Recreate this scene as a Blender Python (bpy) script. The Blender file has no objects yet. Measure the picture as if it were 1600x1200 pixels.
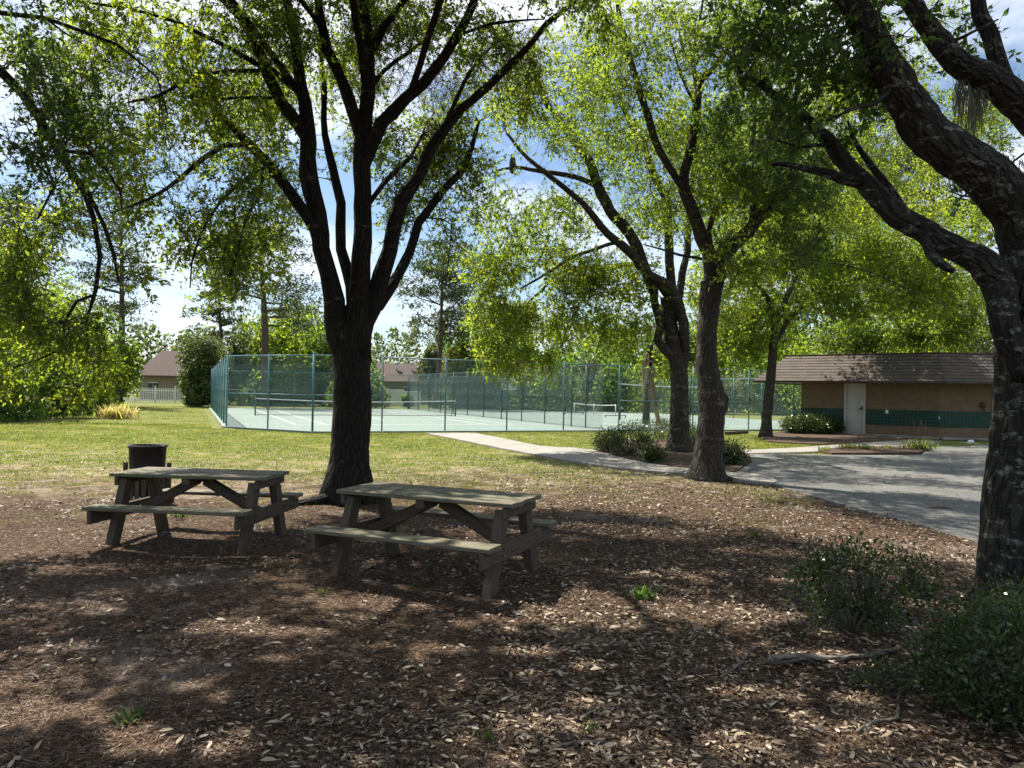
import bpy, math, random
import numpy as np
from mathutils import Vector, Matrix, noise
sc = bpy.context.scene
R = math.radians
# ---------------------------------------------------------------- camera
F = 1155.0; CH = 1.70; PITCH = R(0.645); ROLL = R(1.03)
cam_d = bpy.data.cameras.new("camera"); cam = bpy.data.objects.new("camera", cam_d)
sc.collection.objects.link(cam); sc.camera = cam
cam_d.sensor_width = 36.0; cam_d.lens = F/1600*36; cam_d.clip_end = 2000; cam_d.clip_start = 0.05
CR = Matrix.Rotation(math.pi/2+PITCH, 3, 'X') @ Matrix.Rotation(ROLL, 3, 'Z')
M4 = CR.to_4x4(); M4.translation = (0, 0, CH); cam.matrix_world = M4
sc.render.resolution_x = 1024; sc.render.resolution_y = 768
# ---------------------------------------------------------------- sun + sky
SH = Vector((0.45, -0.45, -1.0))            # direction the light travels
sd = bpy.data.lights.new("sun", 'SUN'); sun = bpy.data.objects.new("sun", sd); sc.collection.objects.link(sun)
sd.energy = 5.0; sd.angle = R(0.53); sd.color = (1.0, 0.94, 0.82)
sun.rotation_euler = SH.to_track_quat('-Z', 'Y').to_euler(); sun.location = (-20, 20, 45)
el = math.atan2(1.0, math.hypot(.45, .45))
w = bpy.data.worlds.new("World"); sc.world = w; w.use_nodes = True
nt = w.node_tree; nt.nodes.clear(); N = nt.nodes.new; L = nt.links.new
sky = N('ShaderNodeTexSky'); sky.sky_type = 'NISHITA'; sky.sun_disc = False
sky.sun_elevation = el; sky.sun_rotation = math.atan2(-.45, .45); sky.air_density = 1.0; sky.dust_density = 0.7
tc = N('ShaderNodeTexCoord'); sep = N('ShaderNodeSeparateXYZ'); L(tc.outputs['Generated'], sep.inputs[0])
az = N('ShaderNodeMath'); az.operation = 'ADD'; az.inputs[1].default_value = 0.22; L(sep.outputs['Z'], az.inputs[0])
mx = N('ShaderNodeMath'); mx.operation = 'MAXIMUM'; mx.inputs[1].default_value = 0.05; L(az.outputs[0], mx.inputs[0])
dx = N('ShaderNodeMath'); dx.operation = 'DIVIDE'; L(sep.outputs['X'], dx.inputs[0]); L(mx.outputs[0], dx.inputs[1])
dy = N('ShaderNodeMath'); dy.operation = 'DIVIDE'; L(sep.outputs['Y'], dy.inputs[0]); L(mx.outputs[0], dy.inputs[1])
cb = N('ShaderNodeCombineXYZ'); L(dx.outputs[0], cb.inputs[0]); L(dy.outputs[0], cb.inputs[1]); cb.inputs[2].default_value = 3.7
cn = N('ShaderNodeTexNoise'); cn.inputs['Scale'].default_value = 1.35; cn.inputs['Detail'].default_value = 9; cn.inputs['Roughness'].default_value = 0.56
L(cb.outputs[0], cn.inputs['Vector'])
cr = N('ShaderNodeValToRGB'); cr.color_ramp.elements[0].position = 0.44; cr.color_ramp.elements[1].position = 0.60
L(cn.outputs[0], cr.inputs[0])
cm = N('ShaderNodeMixRGB'); cm.inputs[2].default_value = (10.5, 11.0, 11.8, 1); hz = N('ShaderNodeMapRange'); hz.inputs['From Min'].default_value = .04; hz.inputs['From Max'].default_value = .34; hz.inputs['To Min'].default_value = .4; L(sep.outputs['Z'], hz.inputs['Value']); hm = N('ShaderNodeMath'); hm.operation = 'MULTIPLY'; L(cr.outputs[0], hm.inputs[0]); L(hz.outputs[0], hm.inputs[1]); L(hm.outputs[0], cm.inputs[0]); sk = N('ShaderNodeMixRGB'); sk.blend_type = 'MULTIPLY'; sk.inputs[0].default_value = 1; sk.inputs[2].default_value = (1.12, 1.2, 1.27, 1); L(sky.outputs[0], sk.inputs[1]); L(sk.outputs[0], cm.inputs[1])
bg = N('ShaderNodeBackground'); bg.inputs[1].default_value = 0.051; L(cm.outputs[0], bg.inputs[0])
wo = N('ShaderNodeOutputWorld'); L(bg.outputs[0], wo.inputs[0])
sc.view_settings.view_transform = 'Standard'; sc.view_settings.look = 'None'
sc.view_settings.exposure = 1.27; sc.view_settings.gamma = 1
sc.render.engine = 'CYCLES'
sc.cycles.max_bounces = 8; sc.cycles.diffuse_bounces = 3; sc.cycles.transmission_bounces = 6; sc.cycles.transparent_max_bounces = 16
sc.cycles.caustics_reflective = False; sc.cycles.caustics_refractive = False
# ---------------------------------------------------------------- helpers
rng = np.random.default_rng(7); random.seed(7)
def ray(px, py):
    return CR @ Vector(((px-800)/F, -(py-600)/F, -1.0))
def at(px, py, Y):                       # point seen at photo pixel, Y metres ahead
    d = ray(px, py); return Vector((0, 0, CH)) + d*(Y/d.y)
def G(px, py, z=0.0):                    # point of the ground seen at photo pixel
    d = ray(px, py); t = (z-CH)/d.z; return Vector((0, 0, CH)) + d*t
def setp(o, label=None, cat=None, group=None, kind=None):
    if label: o['label'] = label
    if cat: o['category'] = cat
    if group: o['group'] = group
    if kind: o['kind'] = kind
    return o
def empty(name, loc=(0, 0, 0), rz=0, **k):
    o = bpy.data.objects.new(name, None); sc.collection.objects.link(o); o.location = loc; o.rotation_euler = (0, 0, rz)
    o.empty_display_size = .2
    return setp(o, **k)
def npmesh(name, V, Fc, mat, var=None, parent=None, smooth=False, uv=None):
    me = bpy.data.meshes.new(name); V = np.asarray(V, np.float32); Fc = np.asarray(Fc, np.int32)
    k = Fc.shape[1]; me.vertices.add(len(V)); me.vertices.foreach_set('co', V.ravel())
    me.loops.add(Fc.size); me.loops.foreach_set('vertex_index', Fc.ravel())
    me.polygons.add(len(Fc)); me.polygons.foreach_set('loop_start', np.arange(0, Fc.size, k, dtype=np.int32))
    me.polygons.foreach_set('loop_total', np.full(len(Fc), k, np.int32))
    if smooth: me.polygons.foreach_set('use_smooth', np.ones(len(Fc), bool))
    if var is not None:
        a = me.attributes.new('var', 'FLOAT', 'FACE'); a.data.foreach_set('value', np.asarray(var, np.float32))
    if uv is not None:
        u = me.uv_layers.new(name='UVMap'); u.data.foreach_set('uv', np.asarray(uv, np.float32).ravel())
    me.materials.append(mat); me.update(calc_edges=True)
    o = bpy.data.objects.new(name, me); sc.collection.objects.link(o)
    if parent: o.parent = parent
    return o
class MB:
    def __init__(s): s.v = []; s.f = []; s.uv = []; s.sm = []
    def add(s, vs, fs, uvs=None, smooth=False):
        b = len(s.v); s.v += [tuple(v) for v in vs]
        for i, f in enumerate(fs):
            s.f.append(tuple(b+j for j in f)); s.sm.append(smooth)
            s.uv.append(uvs[i] if uvs else [(0, 0)]*len(f))
    def beam(s, p0, p1, w, h, up=(0, 0, 1), jit=0.0):
        p0 = Vector(p0); p1 = Vector(p1); d = (p1-p0); ln = d.length; d.normalize()
        u = Vector(up); sx = d.cross(u)
        if sx.length < 1e-4: sx = d.cross(Vector((1, 0, 0)))
        sx.normalize(); uz = sx.cross(d); o = random.random()*7
        c = min(.006, w*.2, h*.2)
        prof = [(-w/2+c, -h/2), (w/2-c, -h/2), (w/2, -h/2+c), (w/2, h/2-c), (w/2-c, h/2), (-w/2+c, h/2), (-w/2, h/2-c), (-w/2, -h/2+c)]
        n = max(2, min(8, int(ln/.25)+2)) if jit else 2
        vs = []; per = [0]
        for i in range(8):
            a = prof[i]; b = prof[(i+1) % 8]; per.append(per[-1]+math.dist(a, b))
        for k in range(n):
            t = k/(n-1); q = p0+d*(ln*t)
            q = q + (sx*random.uniform(-1, 1)+uz*random.uniform(-1, 1))*jit
            for a, b in prof: vs.append(q+sx*a+uz*b)
        fs = []; uvs = []
        for k in range(n-1):
            v0 = ln*k/(n-1)+o; v1 = ln*(k+1)/(n-1)+o
            for i in range(8):
                j = (i+1) % 8; fs.append((k*8+i, k*8+j, (k+1)*8+j, (k+1)*8+i))
                uvs.append([(v0, per[i]+o), (v0, per[i+1]+o), (v1, per[i+1]+o), (v1, per[i]+o)])
        fs.append(tuple(range(7, -1, -1))); uvs.append([(a*.3+o, b+o) for a, b in prof[::-1]])
        fs.append(tuple((n-1)*8+i for i in range(8))); uvs.append([(a*.3+o, b+o) for a, b in prof])
        s.add(vs, fs, uvs)
    def box(s, c, dims, rz=0):
        c = Vector(c); hx = Vector((math.cos(rz), math.sin(rz), 0))*dims[0]/2
        s.beam(c-hx, c+hx, dims[1], dims[2])
    def tube(s, pts, rad, sides=6, cap=True, flare=None, rough=0.0, smooth=True):
        pts = [Vector(p) for p in pts]; n = len(pts); vs = []; L_ = 0; Ls = [0]
        for i in range(1, n): Ls.append(Ls[-1]+(pts[i]-pts[i-1]).length)
        ref = None
        for i in range(n):
            t = (pts[min(i+1, n-1)]-pts[max(i-1, 0)])
            if t.length < 1e-6: t = Vector((0, 0, 1))
            t.normalize()
            if ref is None: ref = Vector((1, 0, 0)) if abs(t.x) < .9 else Vector((0, 1, 0))
            a = (ref - t*ref.dot(t)); a.normalize(); b = t.cross(a); ref = a
            for j in range(sides):
                an = 2*math.pi*j/sides; r = rad[i]; dr = a*math.cos(an)+b*math.sin(an)
                if flare: r *= flare(Ls[i], an)
                if rough:
                    q = pts[i]+dr*rad[i]
                    r *= 1+rough*noise.noise(q*(1.6/max(.15, rad[i]*3)))+rough*.45*noise.noise(q*(5.5/max(.15, rad[i]*3)))
                vs.append(pts[i]+dr*r)
        fs = []; uvs = []
        for i in range(n-1):
            c0 = 2*math.pi*rad[i]
            for j in range(sides):
                k = (j+1) % sides; fs.append((i*sides+j, i*sides+k, (i+1)*sides+k, (i+1)*sides+j))
                u0 = j/sides*c0; u1 = (j+1)/sides*c0; uvs.append([(u0, Ls[i]), (u1, Ls[i]), (u1, Ls[i+1]), (u0, Ls[i+1])])
        if cap:
            fs.append(tuple(range(sides-1, -1, -1))); uvs.append([(0, 0)]*sides)
            fs.append(tuple((n-1)*sides+j for j in range(sides))); uvs.append([(0, 0)]*sides)
        s.add(vs, fs, uvs, smooth)
    def quad(s, a, b, c, d, uv=None):
        s.add([a, b, c, d], [(0, 1, 2, 3)], [uv] if uv else None)
    def build(s, name, mat, parent=None, **k):
        me = bpy.data.meshes.new(name); me.from_pydata(s.v, [], s.f)
        u = me.uv_layers.new(name='UVMap'); flat = [c for q in s.uv for p in q for c in p]; u.data.foreach_set('uv', flat)
        me.polygons.foreach_set('use_smooth', s.sm); me.materials.append(mat); me.update()
        o = bpy.data.objects.new(name, me); sc.collection.objects.link(o)
        if parent: o.parent = parent
        return setp(o, **k)
def catmull(P, step):
    P = [np.array(p, float) for p in P]; out = []
    Q = [2*P[0]-P[1]]+P+[2*P[-1]-P[-2]]
    for i in range(1, len(Q)-2):
        p0, p1, p2, p3 = Q[i-1:i+3]; n = max(1, int(np.linalg.norm((p2-p1)[:3])/step))
        for k in range(n):
            t = k/n; out.append(.5*((2*p1)+(-p0+p2)*t+(2*p0-5*p1+4*p2-p3)*t*t+(-p0+3*p1-3*p2+p3)*t**3))
    out.append(P[-1]); return out
# ---------------------------------------------------------------- materials
def new_mat(name):
    m = bpy.data.materials.new(name); m.use_nodes = True; t = m.node_tree; t.nodes.clear()
    out = t.nodes.new('ShaderNodeOutputMaterial'); b = t.nodes.new('ShaderNodeBsdfPrincipled'); t.links.new(b.outputs[0], out.inputs[0])
    return m, t, b, out
def ramp(t, src, stops):
    r = t.nodes.new('ShaderNodeValToRGB'); e = r.color_ramp.elements
    while len(e) < len(stops): e.new(.5)
    for i, (p, c) in enumerate(stops): e[i].position = p; e[i].color = (*c, 1) if len(c) == 3 else c
    t.links.new(src, r.inputs[0]); return r.outputs[0]
def nz(t, vec, scale, detail=4, rough=.55, mapping=None):
    if mapping:
        mp = t.nodes.new('ShaderNodeMapping'); mp.inputs['Scale'].default_value = mapping; t.links.new(vec, mp.inputs[0]); vec = mp.outputs[0]
    n = t.nodes.new('ShaderNodeTexNoise'); n.inputs['Scale'].default_value = scale; n.inputs['Detail'].default_value = detail; n.inputs['Roughness'].default_value = rough
    t.links.new(vec, n.inputs['Vector']); return n.outputs[0]
def mixc(t, f, a, b, mode='MIX'):
    m = t.nodes.new('ShaderNodeMixRGB'); m.blend_type = mode
    for i, x in ((0, f), (1, a), (2, b)):
        if isinstance(x, (int, float)): m.inputs[i].default_value = x
        elif isinstance(x, tuple): m.inputs[i].default_value = (*x, 1)
        else: t.links.new(x, m.inputs[i])
    return m.outputs[0]
def bump(t, b, h, strength=.5, dist=.02):
    n = t.nodes.new('ShaderNodeBump'); n.inputs['Strength'].default_value = strength; n.inputs['Distance'].default_value = dist
    t.links.new(h, n.inputs['Height']); t.links.new(n.outputs[0], b.inputs['Normal'])
def coord(t, k='Object'): return t.nodes.new('ShaderNodeTexCoord').outputs[k]
def simple(name, c, c2=None, scale=6, rough=.7, metal=0, bmp=0, kind='Object', mapping=None, spec=.4):
    m, t, b, o = new_mat(name); v = coord(t, kind); n = nz(t, v, scale, 5, .6, mapping)
    c2 = c2 or tuple(x*.75 for x in c); t.links.new(ramp(t, n, [(.32, c), (.68, c2)]), b.inputs['Base Color'])
    b.inputs['Roughness'].default_value = rough; b.inputs['Metallic'].default_value = metal; b.inputs['Specular IOR Level'].default_value = spec
    if bmp: bump(t, b, n, bmp)
    return m
def leaf_mat(name, cols, trans=1.9, mixf=.5, rough=.5, tt=(1.15, 1.05, .55)):
    m = bpy.data.materials.new(name); m.use_nodes = True; t = m.node_tree; t.nodes.clear()
    out = t.nodes.new('ShaderNodeOutputMaterial'); a = t.nodes.new('ShaderNodeAttribute'); a.attribute_name = 'var'
    st = [(i/(len(cols)-1), c) for i, c in enumerate(cols)]; c = ramp(t, a.outputs['Fac'], st)
    b = t.nodes.new('ShaderNodeBsdfPrincipled'); t.links.new(c, b.inputs['Base Color']); b.inputs['Roughness'].default_value = rough
    b.inputs['Specular IOR Level'].default_value = .35
    tr = t.nodes.new('ShaderNodeBsdfTranslucent'); t.links.new(mixc(t, 1.0, c, tuple(trans*x for x in tt), 'MULTIPLY'), tr.inputs[0])
    ms = t.nodes.new('ShaderNodeMixShader'); ms.inputs[0].default_value = mixf
    t.links.new(b.outputs[0], ms.inputs[1]); t.links.new(tr.outputs[0], ms.inputs[2]); t.links.new(ms.outputs[0], out.inputs[0])
    return m
def bark_mat(name, dark, light, lichen, lich=.62, s=1.0, ls=4.5):
    m, t, b, o = new_mat(name); uv = coord(t, 'UV'); ob = coord(t, 'Object')
    n1 = nz(t, uv, 9*s, 7, .7, (2.8, .7, 1)); n2 = nz(t, ob, ls, 4, .7, (.55, .55, 1.7)); n3 = nz(t, ob, 26, 4, .7)
    mp = t.nodes.new('ShaderNodeMapping'); mp.inputs['Scale'].default_value = (17*s, 3.4*s, 1); wv = t.nodes.new('ShaderNodeVectorMath'); wv.operation = 'MULTIPLY_ADD'; wv.inputs[1].default_value = (.10, .10, .10); nzc = t.nodes.new('ShaderNodeTexNoise'); nzc.inputs['Scale'].default_value = 5; t.links.new(uv, nzc.inputs['Vector']); t.links.new(nzc.outputs[1], wv.inputs[0]); t.links.new(uv, wv.inputs[2]); t.links.new(wv.outputs[0], mp.inputs[0])
    vo = t.nodes.new('ShaderNodeTexVoronoi'); vo.feature = 'DISTANCE_TO_EDGE'; vo.inputs['Scale'].default_value = 1; t.links.new(mp.outputs[0], vo.inputs['Vector']); fur = ramp(t, vo.outputs[0], [(0, (0, 0, 0)), (.22, (1, 1, 1))])
    c = mixc(t, mixc(t, .55, (1, 1, 1), fur), dark, ramp(t, n1, [(.33, dark), (.62, light)])); n1 = mixc(t, .5, n1, fur)
    lf = ramp(t, n2, [(lich, (0, 0, 0)), (lich+.06, (1, 1, 1))]); lf2 = ramp(t, n3, [(.42, (0, 0, 0)), (.6, (1, 1, 1))])
    f = mixc(t, 1.0, lf, lf2, 'MULTIPLY'); t.links.new(mixc(t, f, c, lichen), b.inputs['Base Color'])
    b.inputs['Roughness'].default_value = .9; b.inputs['Specular IOR Level'].default_value = .2
    bump(t, b, n1, 1.0, .06); return m
M = {}
M['bark1'] = bark_mat('bark dark', (.010, .0085, .007), (.036, .031, .026), (.11, .12, .095), .60)
M['bark2'] = bark_mat('bark grey', (.020, .017, .014), (.085, .074, .06), (.20, .20, .165), .58)
M['bark6'] = bark_mat('bark mottled', (.012, .011, .009), (.058, .052, .044), (.21, .22, .185), .54, 1, 9)
M['twig'] = simple('twig', (.05, .042, .033), (.10, .088, .072), 8, .9)
M['pinebark'] = bark_mat('pine bark', (.06, .045, .035), (.17, .13, .10), (.22, .2, .18), .7)
M['leafA'] = leaf_mat('leaves mid green', [(.035, .058, .010), (.062, .10, .014), (.10, .15, .017), (.16, .205, .02)], 3.3, .55)
M['leafB'] = leaf_mat('leaves yellow green', [(.05, .085, .013), (.09, .14, .018), (.14, .19, .024), (.205, .245, .03)], 2.8, .6)
M['leafC'] = leaf_mat('leaves dark green', [(.022, .045, .013), (.036, .072, .017), (.055, .10, .02), (.09, .145, .025)], 3.2, .5)
M['leafShade'] = leaf_mat('leaves shade canopy', [(.02, .035, .012), (.035, .06, .014), (.05, .085, .018), (.08, .12, .02)], 1.8, .35)  # leaves of the unseen canopy added overhead for shade
M['leafPine'] = leaf_mat('pine needles', [(.03, .045, .02), (.045, .07, .028), (.06, .09, .035), (.08, .11, .04)], 1.3, .3)
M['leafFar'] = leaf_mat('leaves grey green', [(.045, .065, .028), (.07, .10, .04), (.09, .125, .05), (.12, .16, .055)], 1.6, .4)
M['leafOr'] = leaf_mat('leaves orange', [(.11, .09, .025), (.16, .12, .03), (.2, .14, .03), (.12, .13, .03)], 1.6, .4)
M['leafBush'] = leaf_mat('shrub leaves', [(.018, .032, .013), (.034, .056, .02), (.055, .085, .028), (.12, .16, .06)], 1.5, .3, .22)
M['litter'] = leaf_mat('fallen leaves', [(.028, .017, .011), (.065, .041, .026), (.17, .12, .078), (.34, .27, .19), (.52, .45, .36)], .5, .15, .55, (1, .8, .6))
M['needle'] = leaf_mat('fallen needles', [(.045, .026, .016), (.10, .055, .033), (.165, .095, .06), (.27, .19, .125)], .5, .1, .7, (1, .8, .6))
M['grass'] = leaf_mat('grass blades', [(.055, .085, .018), (.10, .14, .028), (.17, .20, .05), (.27, .26, .11), (.40, .35, .22)], 1.8, .45, .6, (1.05, 1.0, .5))
M['moss'] = leaf_mat('hanging moss', [(.30, .30, .25), (.34, .33, .28), (.38, .37, .31), (.4, .4, .33)], 1.2, .5, .9, (1, 1, .9))
M['frond'] = leaf_mat('dead fronds', [(.14, .09, .05), (.22, .15, .09), (.3, .22, .14), (.34, .26, .18)], 1.2, .3, .8, (1, .85, .6))

# sunny gaps in the canopy: ground ellipses (photo pixels) the light must reach
GAPS = []
for px, py, rx, ry in [(905, 945, 1.0, .62), (575, 938, .55, .22), (820, 1012, .25, .12), (690, 1010, .25, .1), (400, 978, .55, .14), (60, 1005, .35, .1),
                       (30, 1110, .35, .22), (270, 1160, .4, .1), (1190, 860, .5, .3), (1060, 895, .45, .2), (860, 1130, .3, .1), (1150, 1160, .25, .16),
                       (1130, 955, .6, .3), (130, 880, .8, .3), (360, 870, .8, .3), (610, 880, .3, .25), (1300, 870, .5, .3), (960, 830, 1.2, .5), (1240, 905, .3, .2), (1290, 1020, .25, .2),
                       (1330, 1080, .15, .1), (1180, 1080, .3, .1), (30, 770, 1.2, .8), (350, 745, 1.0, 1.0), (760, 760, 1.5, .8)]:
    g = G(px, py); GAPS.append((g.x, g.y, rx*.95, ry*.95))
for k in range(75):
    yy_ = random.uniform(2.6, 11); GAPS.append((random.uniform(-.72, .72)*yy_, yy_, random.uniform(.05, .17), random.uniform(.04, .12)))  # random small gaps added to scatter extra sun flecks
def in_gap(P):
    S = P[:, :2] + P[:, 2:3]*np.array([[.45, -.45]]); m = np.zeros(len(P), bool)
    x, y = S[:, 0], S[:, 1]; nn = .5*np.sin(x*7.3+2.1*np.sin(y*5.1))*np.sin(y*9.7+1.7*np.sin(x*6.3))+.4*np.sin(x*17+3*np.sin(y*4))*np.sin(y*21+1)
    for gx, gy, rx, ry in GAPS:
        m |= ((x-gx)/rx)**2+((y-gy)/ry)**2 < 1+(1.1*nn if rx > .3 else 0)
    return m & (P[:, 2] > 2.5)
def unit(a): return a/np.maximum(np.linalg.norm(a, axis=1, keepdims=True), 1e-6)
def leaves(name, C, axis, ln, wd, mat, parent, var=None, fold=.25, updn=.6):
    """one folded diamond blade per centre"""
    n = len(C); a = unit(axis); r = rng.normal(size=(n, 3)); r[:, 2] += updn*rng.choice([-1, 1], n)
    s = unit(np.cross(a, r)); nm = np.cross(s, a); ln = ln[:, None]; wd = wd[:, None]
    V = np.stack([C-a*ln*.5, C+s*wd*.5+nm*wd*fold-a*ln*.06, C+a*ln*.5, C-s*wd*.5+nm*wd*fold-a*ln*.06], 1).reshape(-1, 3)
    Fc = np.arange(4*n).reshape(-1, 4)
    if var is None: var = rng.random(n)
    return npmesh(name, V, Fc, mat, var, parent)
# ================================================================ setting
def fade(a, b, x): t = min(1, max(0, (x-a)/(b-a))); return t*t*(3-2*t)
def gz(x, y):
    f = 1-.8*fade(11, 15, y)
    return -.02-.022*(1-f)/.8+f*(.035*noise.noise((x*.8, y*.8, 0))+.018*noise.noise((x*2.7, y*2.7, 3)))
xs = np.unique(np.concatenate([np.linspace(-8, 7, 151), np.linspace(-40, 40, 81), [-700, -400, -200, -100, -60, 60, 100, 200, 400, 700]]))
ys = np.unique(np.concatenate([np.linspace(1, 14, 131), np.linspace(-20, 80, 101), [-300, -100, -50, 120, 200, 400, 900]]))
V = np.array([(x, y, gz(x, y)) for y in ys for x in xs]); nx = len(xs); ny = len(ys)
ii, jj = np.meshgrid(np.arange(nx-1), np.arange(ny-1)); q = (jj*nx+ii).ravel()
m, t, b, o = new_mat('ground'); ob = coord(t); sp = t.nodes.new('ShaderNodeSeparateXYZ'); t.links.new(ob, sp.inputs[0])
fine = nz(t, ob, 26, 6, .75); med = nz(t, ob, 2.2, 5, .6); big = nz(t, ob, .55, 4, .6); streak = nz(t, ob, 60, 3, .7, (1, .35, 1))
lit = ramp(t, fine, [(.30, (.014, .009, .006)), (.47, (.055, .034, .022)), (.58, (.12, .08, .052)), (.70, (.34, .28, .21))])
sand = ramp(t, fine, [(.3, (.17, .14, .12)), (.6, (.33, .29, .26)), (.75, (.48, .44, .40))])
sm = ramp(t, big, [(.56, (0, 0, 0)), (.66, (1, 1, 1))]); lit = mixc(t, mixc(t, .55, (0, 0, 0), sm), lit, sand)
gr = ramp(t, fine, [(.28, (.05, .07, .018)), (.5, (.125, .15, .035)), (.72, (.27, .27, .10))])
dry = ramp(t, fine, [(.3, (.13, .10, .06)), (.55, (.32, .26, .18)), (.7, (.46, .40, .31))])
yf = t.nodes.new('ShaderNodeMapRange'); yf.inputs['From Min'].default_value = 13; yf.inputs['From Max'].default_value = 24; yf.inputs['To Min'].default_value = .04; yf.inputs['To Max'].default_value = -.12; t.links.new(sp.outputs['Y'], yf.inputs['Value'])
am = t.nodes.new('ShaderNodeMath'); t.links.new(med, am.inputs[0]); t.links.new(yf.outputs[0], am.inputs[1])
dry = mixc(t, ramp(t, nz(t, ob, 5.5, 5, .7), [(.42, (0, 0, 0)), (.6, (1, 1, 1))]), dry, (.30, .215, .165))
gd = mixc(t, ramp(t, am.outputs[0], [(.40, (0, 0, 0)), (.60, (1, 1, 1))]), gr, dry)
def mth(t, op, a, c):
    n = t.nodes.new('ShaderNodeMath'); n.operation = op; n.use_clamp = False
    for i, x in ((0, a), (1, c)):
        if isinstance(x, (int, float)): n.inputs[i].default_value = x
        else: t.links.new(x, n.inputs[i])
    return n.outputs[0]
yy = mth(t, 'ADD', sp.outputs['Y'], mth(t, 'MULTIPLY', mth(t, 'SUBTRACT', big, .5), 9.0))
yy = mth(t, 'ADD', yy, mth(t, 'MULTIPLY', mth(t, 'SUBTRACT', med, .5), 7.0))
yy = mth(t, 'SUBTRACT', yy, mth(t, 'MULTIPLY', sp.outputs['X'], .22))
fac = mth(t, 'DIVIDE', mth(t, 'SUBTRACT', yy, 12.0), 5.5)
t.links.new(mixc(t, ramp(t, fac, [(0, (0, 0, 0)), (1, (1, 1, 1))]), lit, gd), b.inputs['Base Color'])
b.inputs['Roughness'].default_value = 1; b.inputs['Specular IOR Level'].default_value = .1
bump(t, b, mth(t, 'ADD', fine, streak), .9, .03)
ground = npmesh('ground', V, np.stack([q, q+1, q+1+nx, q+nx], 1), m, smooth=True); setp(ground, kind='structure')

def slab(name, pts, ztop, mat, kind='structure', depth=.1, **k):
    b = MB(); n = len(pts); top = [(p[0], p[1], ztop) for p in pts]; bot = [(p[0], p[1], ztop-depth) for p in pts]
    ar = sum(pts[i][0]*pts[(i+1) % n][1]-pts[(i+1) % n][0]*pts[i][1] for i in range(n))
    o = list(range(n)) if ar > 0 else list(range(n-1, -1, -1))
    fs = [tuple(o)]; uv = [[(pts[i][0], pts[i][1]) for i in o]]
    for a in range(n): i = o[a]; j = o[(a+1) % n]; fs.append((j, i, n+i, n+j)); uv.append([(0, 0), (1, 0), (1, .1), (0, .1)])
    b.add(top+bot, fs, uv); return b.build(name, mat, kind=kind, **k)
def smooth_px(P, step=18): return [G(*p[:2]) for p in catmull([(a, b2, 0) for a, b2 in P], step)]
M['concrete'] = simple('path concrete', (.29, .27, .245), (.17, .158, .14), 1.6, .9, bmp=.2)
m, t, b, o = new_mat('asphalt'); ob = coord(t); n1 = nz(t, ob, 70, 3, .8); n2 = nz(t, ob, .8, 5, .6); n3 = nz(t, ob, 9, 6, .7)
c = mixc(t, .5, ramp(t, n1, [(.3, (.04, .04, .038)), (.7, (.16, .157, .145))]), ramp(t, n2, [(.35, (.06, .06, .058)), (.65, (.155, .15, .138))]))
vo = t.nodes.new('ShaderNodeTexVoronoi'); vo.feature = 'DISTANCE_TO_EDGE'; vo.inputs['Scale'].default_value = .45; t.links.new(ob, vo.inputs['Vector'])
c = mixc(t, mixc(t, 1, ramp(t, vo.outputs[0], [(.0, (1, 1, 1)), (.012, (0, 0, 0))]), ramp(t, n3, [(.45, (0, 0, 0)), (.6, (1, 1, 1))]), 'MULTIPLY'), c, (.05, .05, .05))
t.links.new(c, b.inputs['Base Color']); b.inputs['Roughness'].default_value = .85; bump(t, b, n1, .4, .01); M['asphalt'] = m
bump(t, b, n1, .7, .012)
lot = smooth_px([(1166, 709), (1275, 710), (1300, 711), (1440, 710), (1452, 699), (1500, 698), (1560, 695), (1700, 693)])
lot += smooth_px([(1900, 790), (1700, 915), (1600, 872), (1528, 848), (1450, 826), (1400, 811), (1300, 784), (1200, 756), (1160, 752), (1150, 738), (1175, 722)])
slab('parking_lot', lot, .004, M['asphalt'])
up = smooth_px([(740, 676.5), (780, 684), (844, 697), (895, 700), (930, 704), (994, 721), (1078, 733), (1134, 738), (1190, 742), (1215, 752)])
lo = smooth_px([(1205, 757), (1144, 750), (1078, 741), (1010, 736), (947, 729), (884, 719), (800, 704), (740, 692), (700, 684), (664, 677)])
slab('footpath', up+lo, .016, M['concrete'])
slab('pavement', smooth_px([(1159, 704), (1240, 700), (1312, 695), (1366, 691), (1400, 689), (1445, 688), (1470, 690), (1452, 695), (1410, 698), (1330, 699), (1275, 706), (1162, 709)]), .016, M['concrete'])
M['mulch'] = simple('mulch', (.13, .09, .07), (.03, .021, .017), 22, 1, bmp=1, spec=.1)
slab('mulch_bed', smooth_px([(928, 703), (945, 697), (985, 690), (1040, 688), (1110, 694), (1150, 700), (1172, 712), (1172, 722), (1150, 737), (1134, 737.5), (1078, 732), (994, 720)]), .022, M['mulch'])
slab('mulch_island', smooth_px([(1278, 706), (1320, 700), (1400, 699), (1440, 699), (1448, 704), (1436, 709), (1300, 710)]), .05, M['mulch'])
slab('mulch_border', smooth_px([(1185, 680), (1250, 672), (1330, 676), (1420, 687), (1360, 690), (1310, 694), (1250, 693), (1200, 690)]), .018, M['mulch'])

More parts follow.
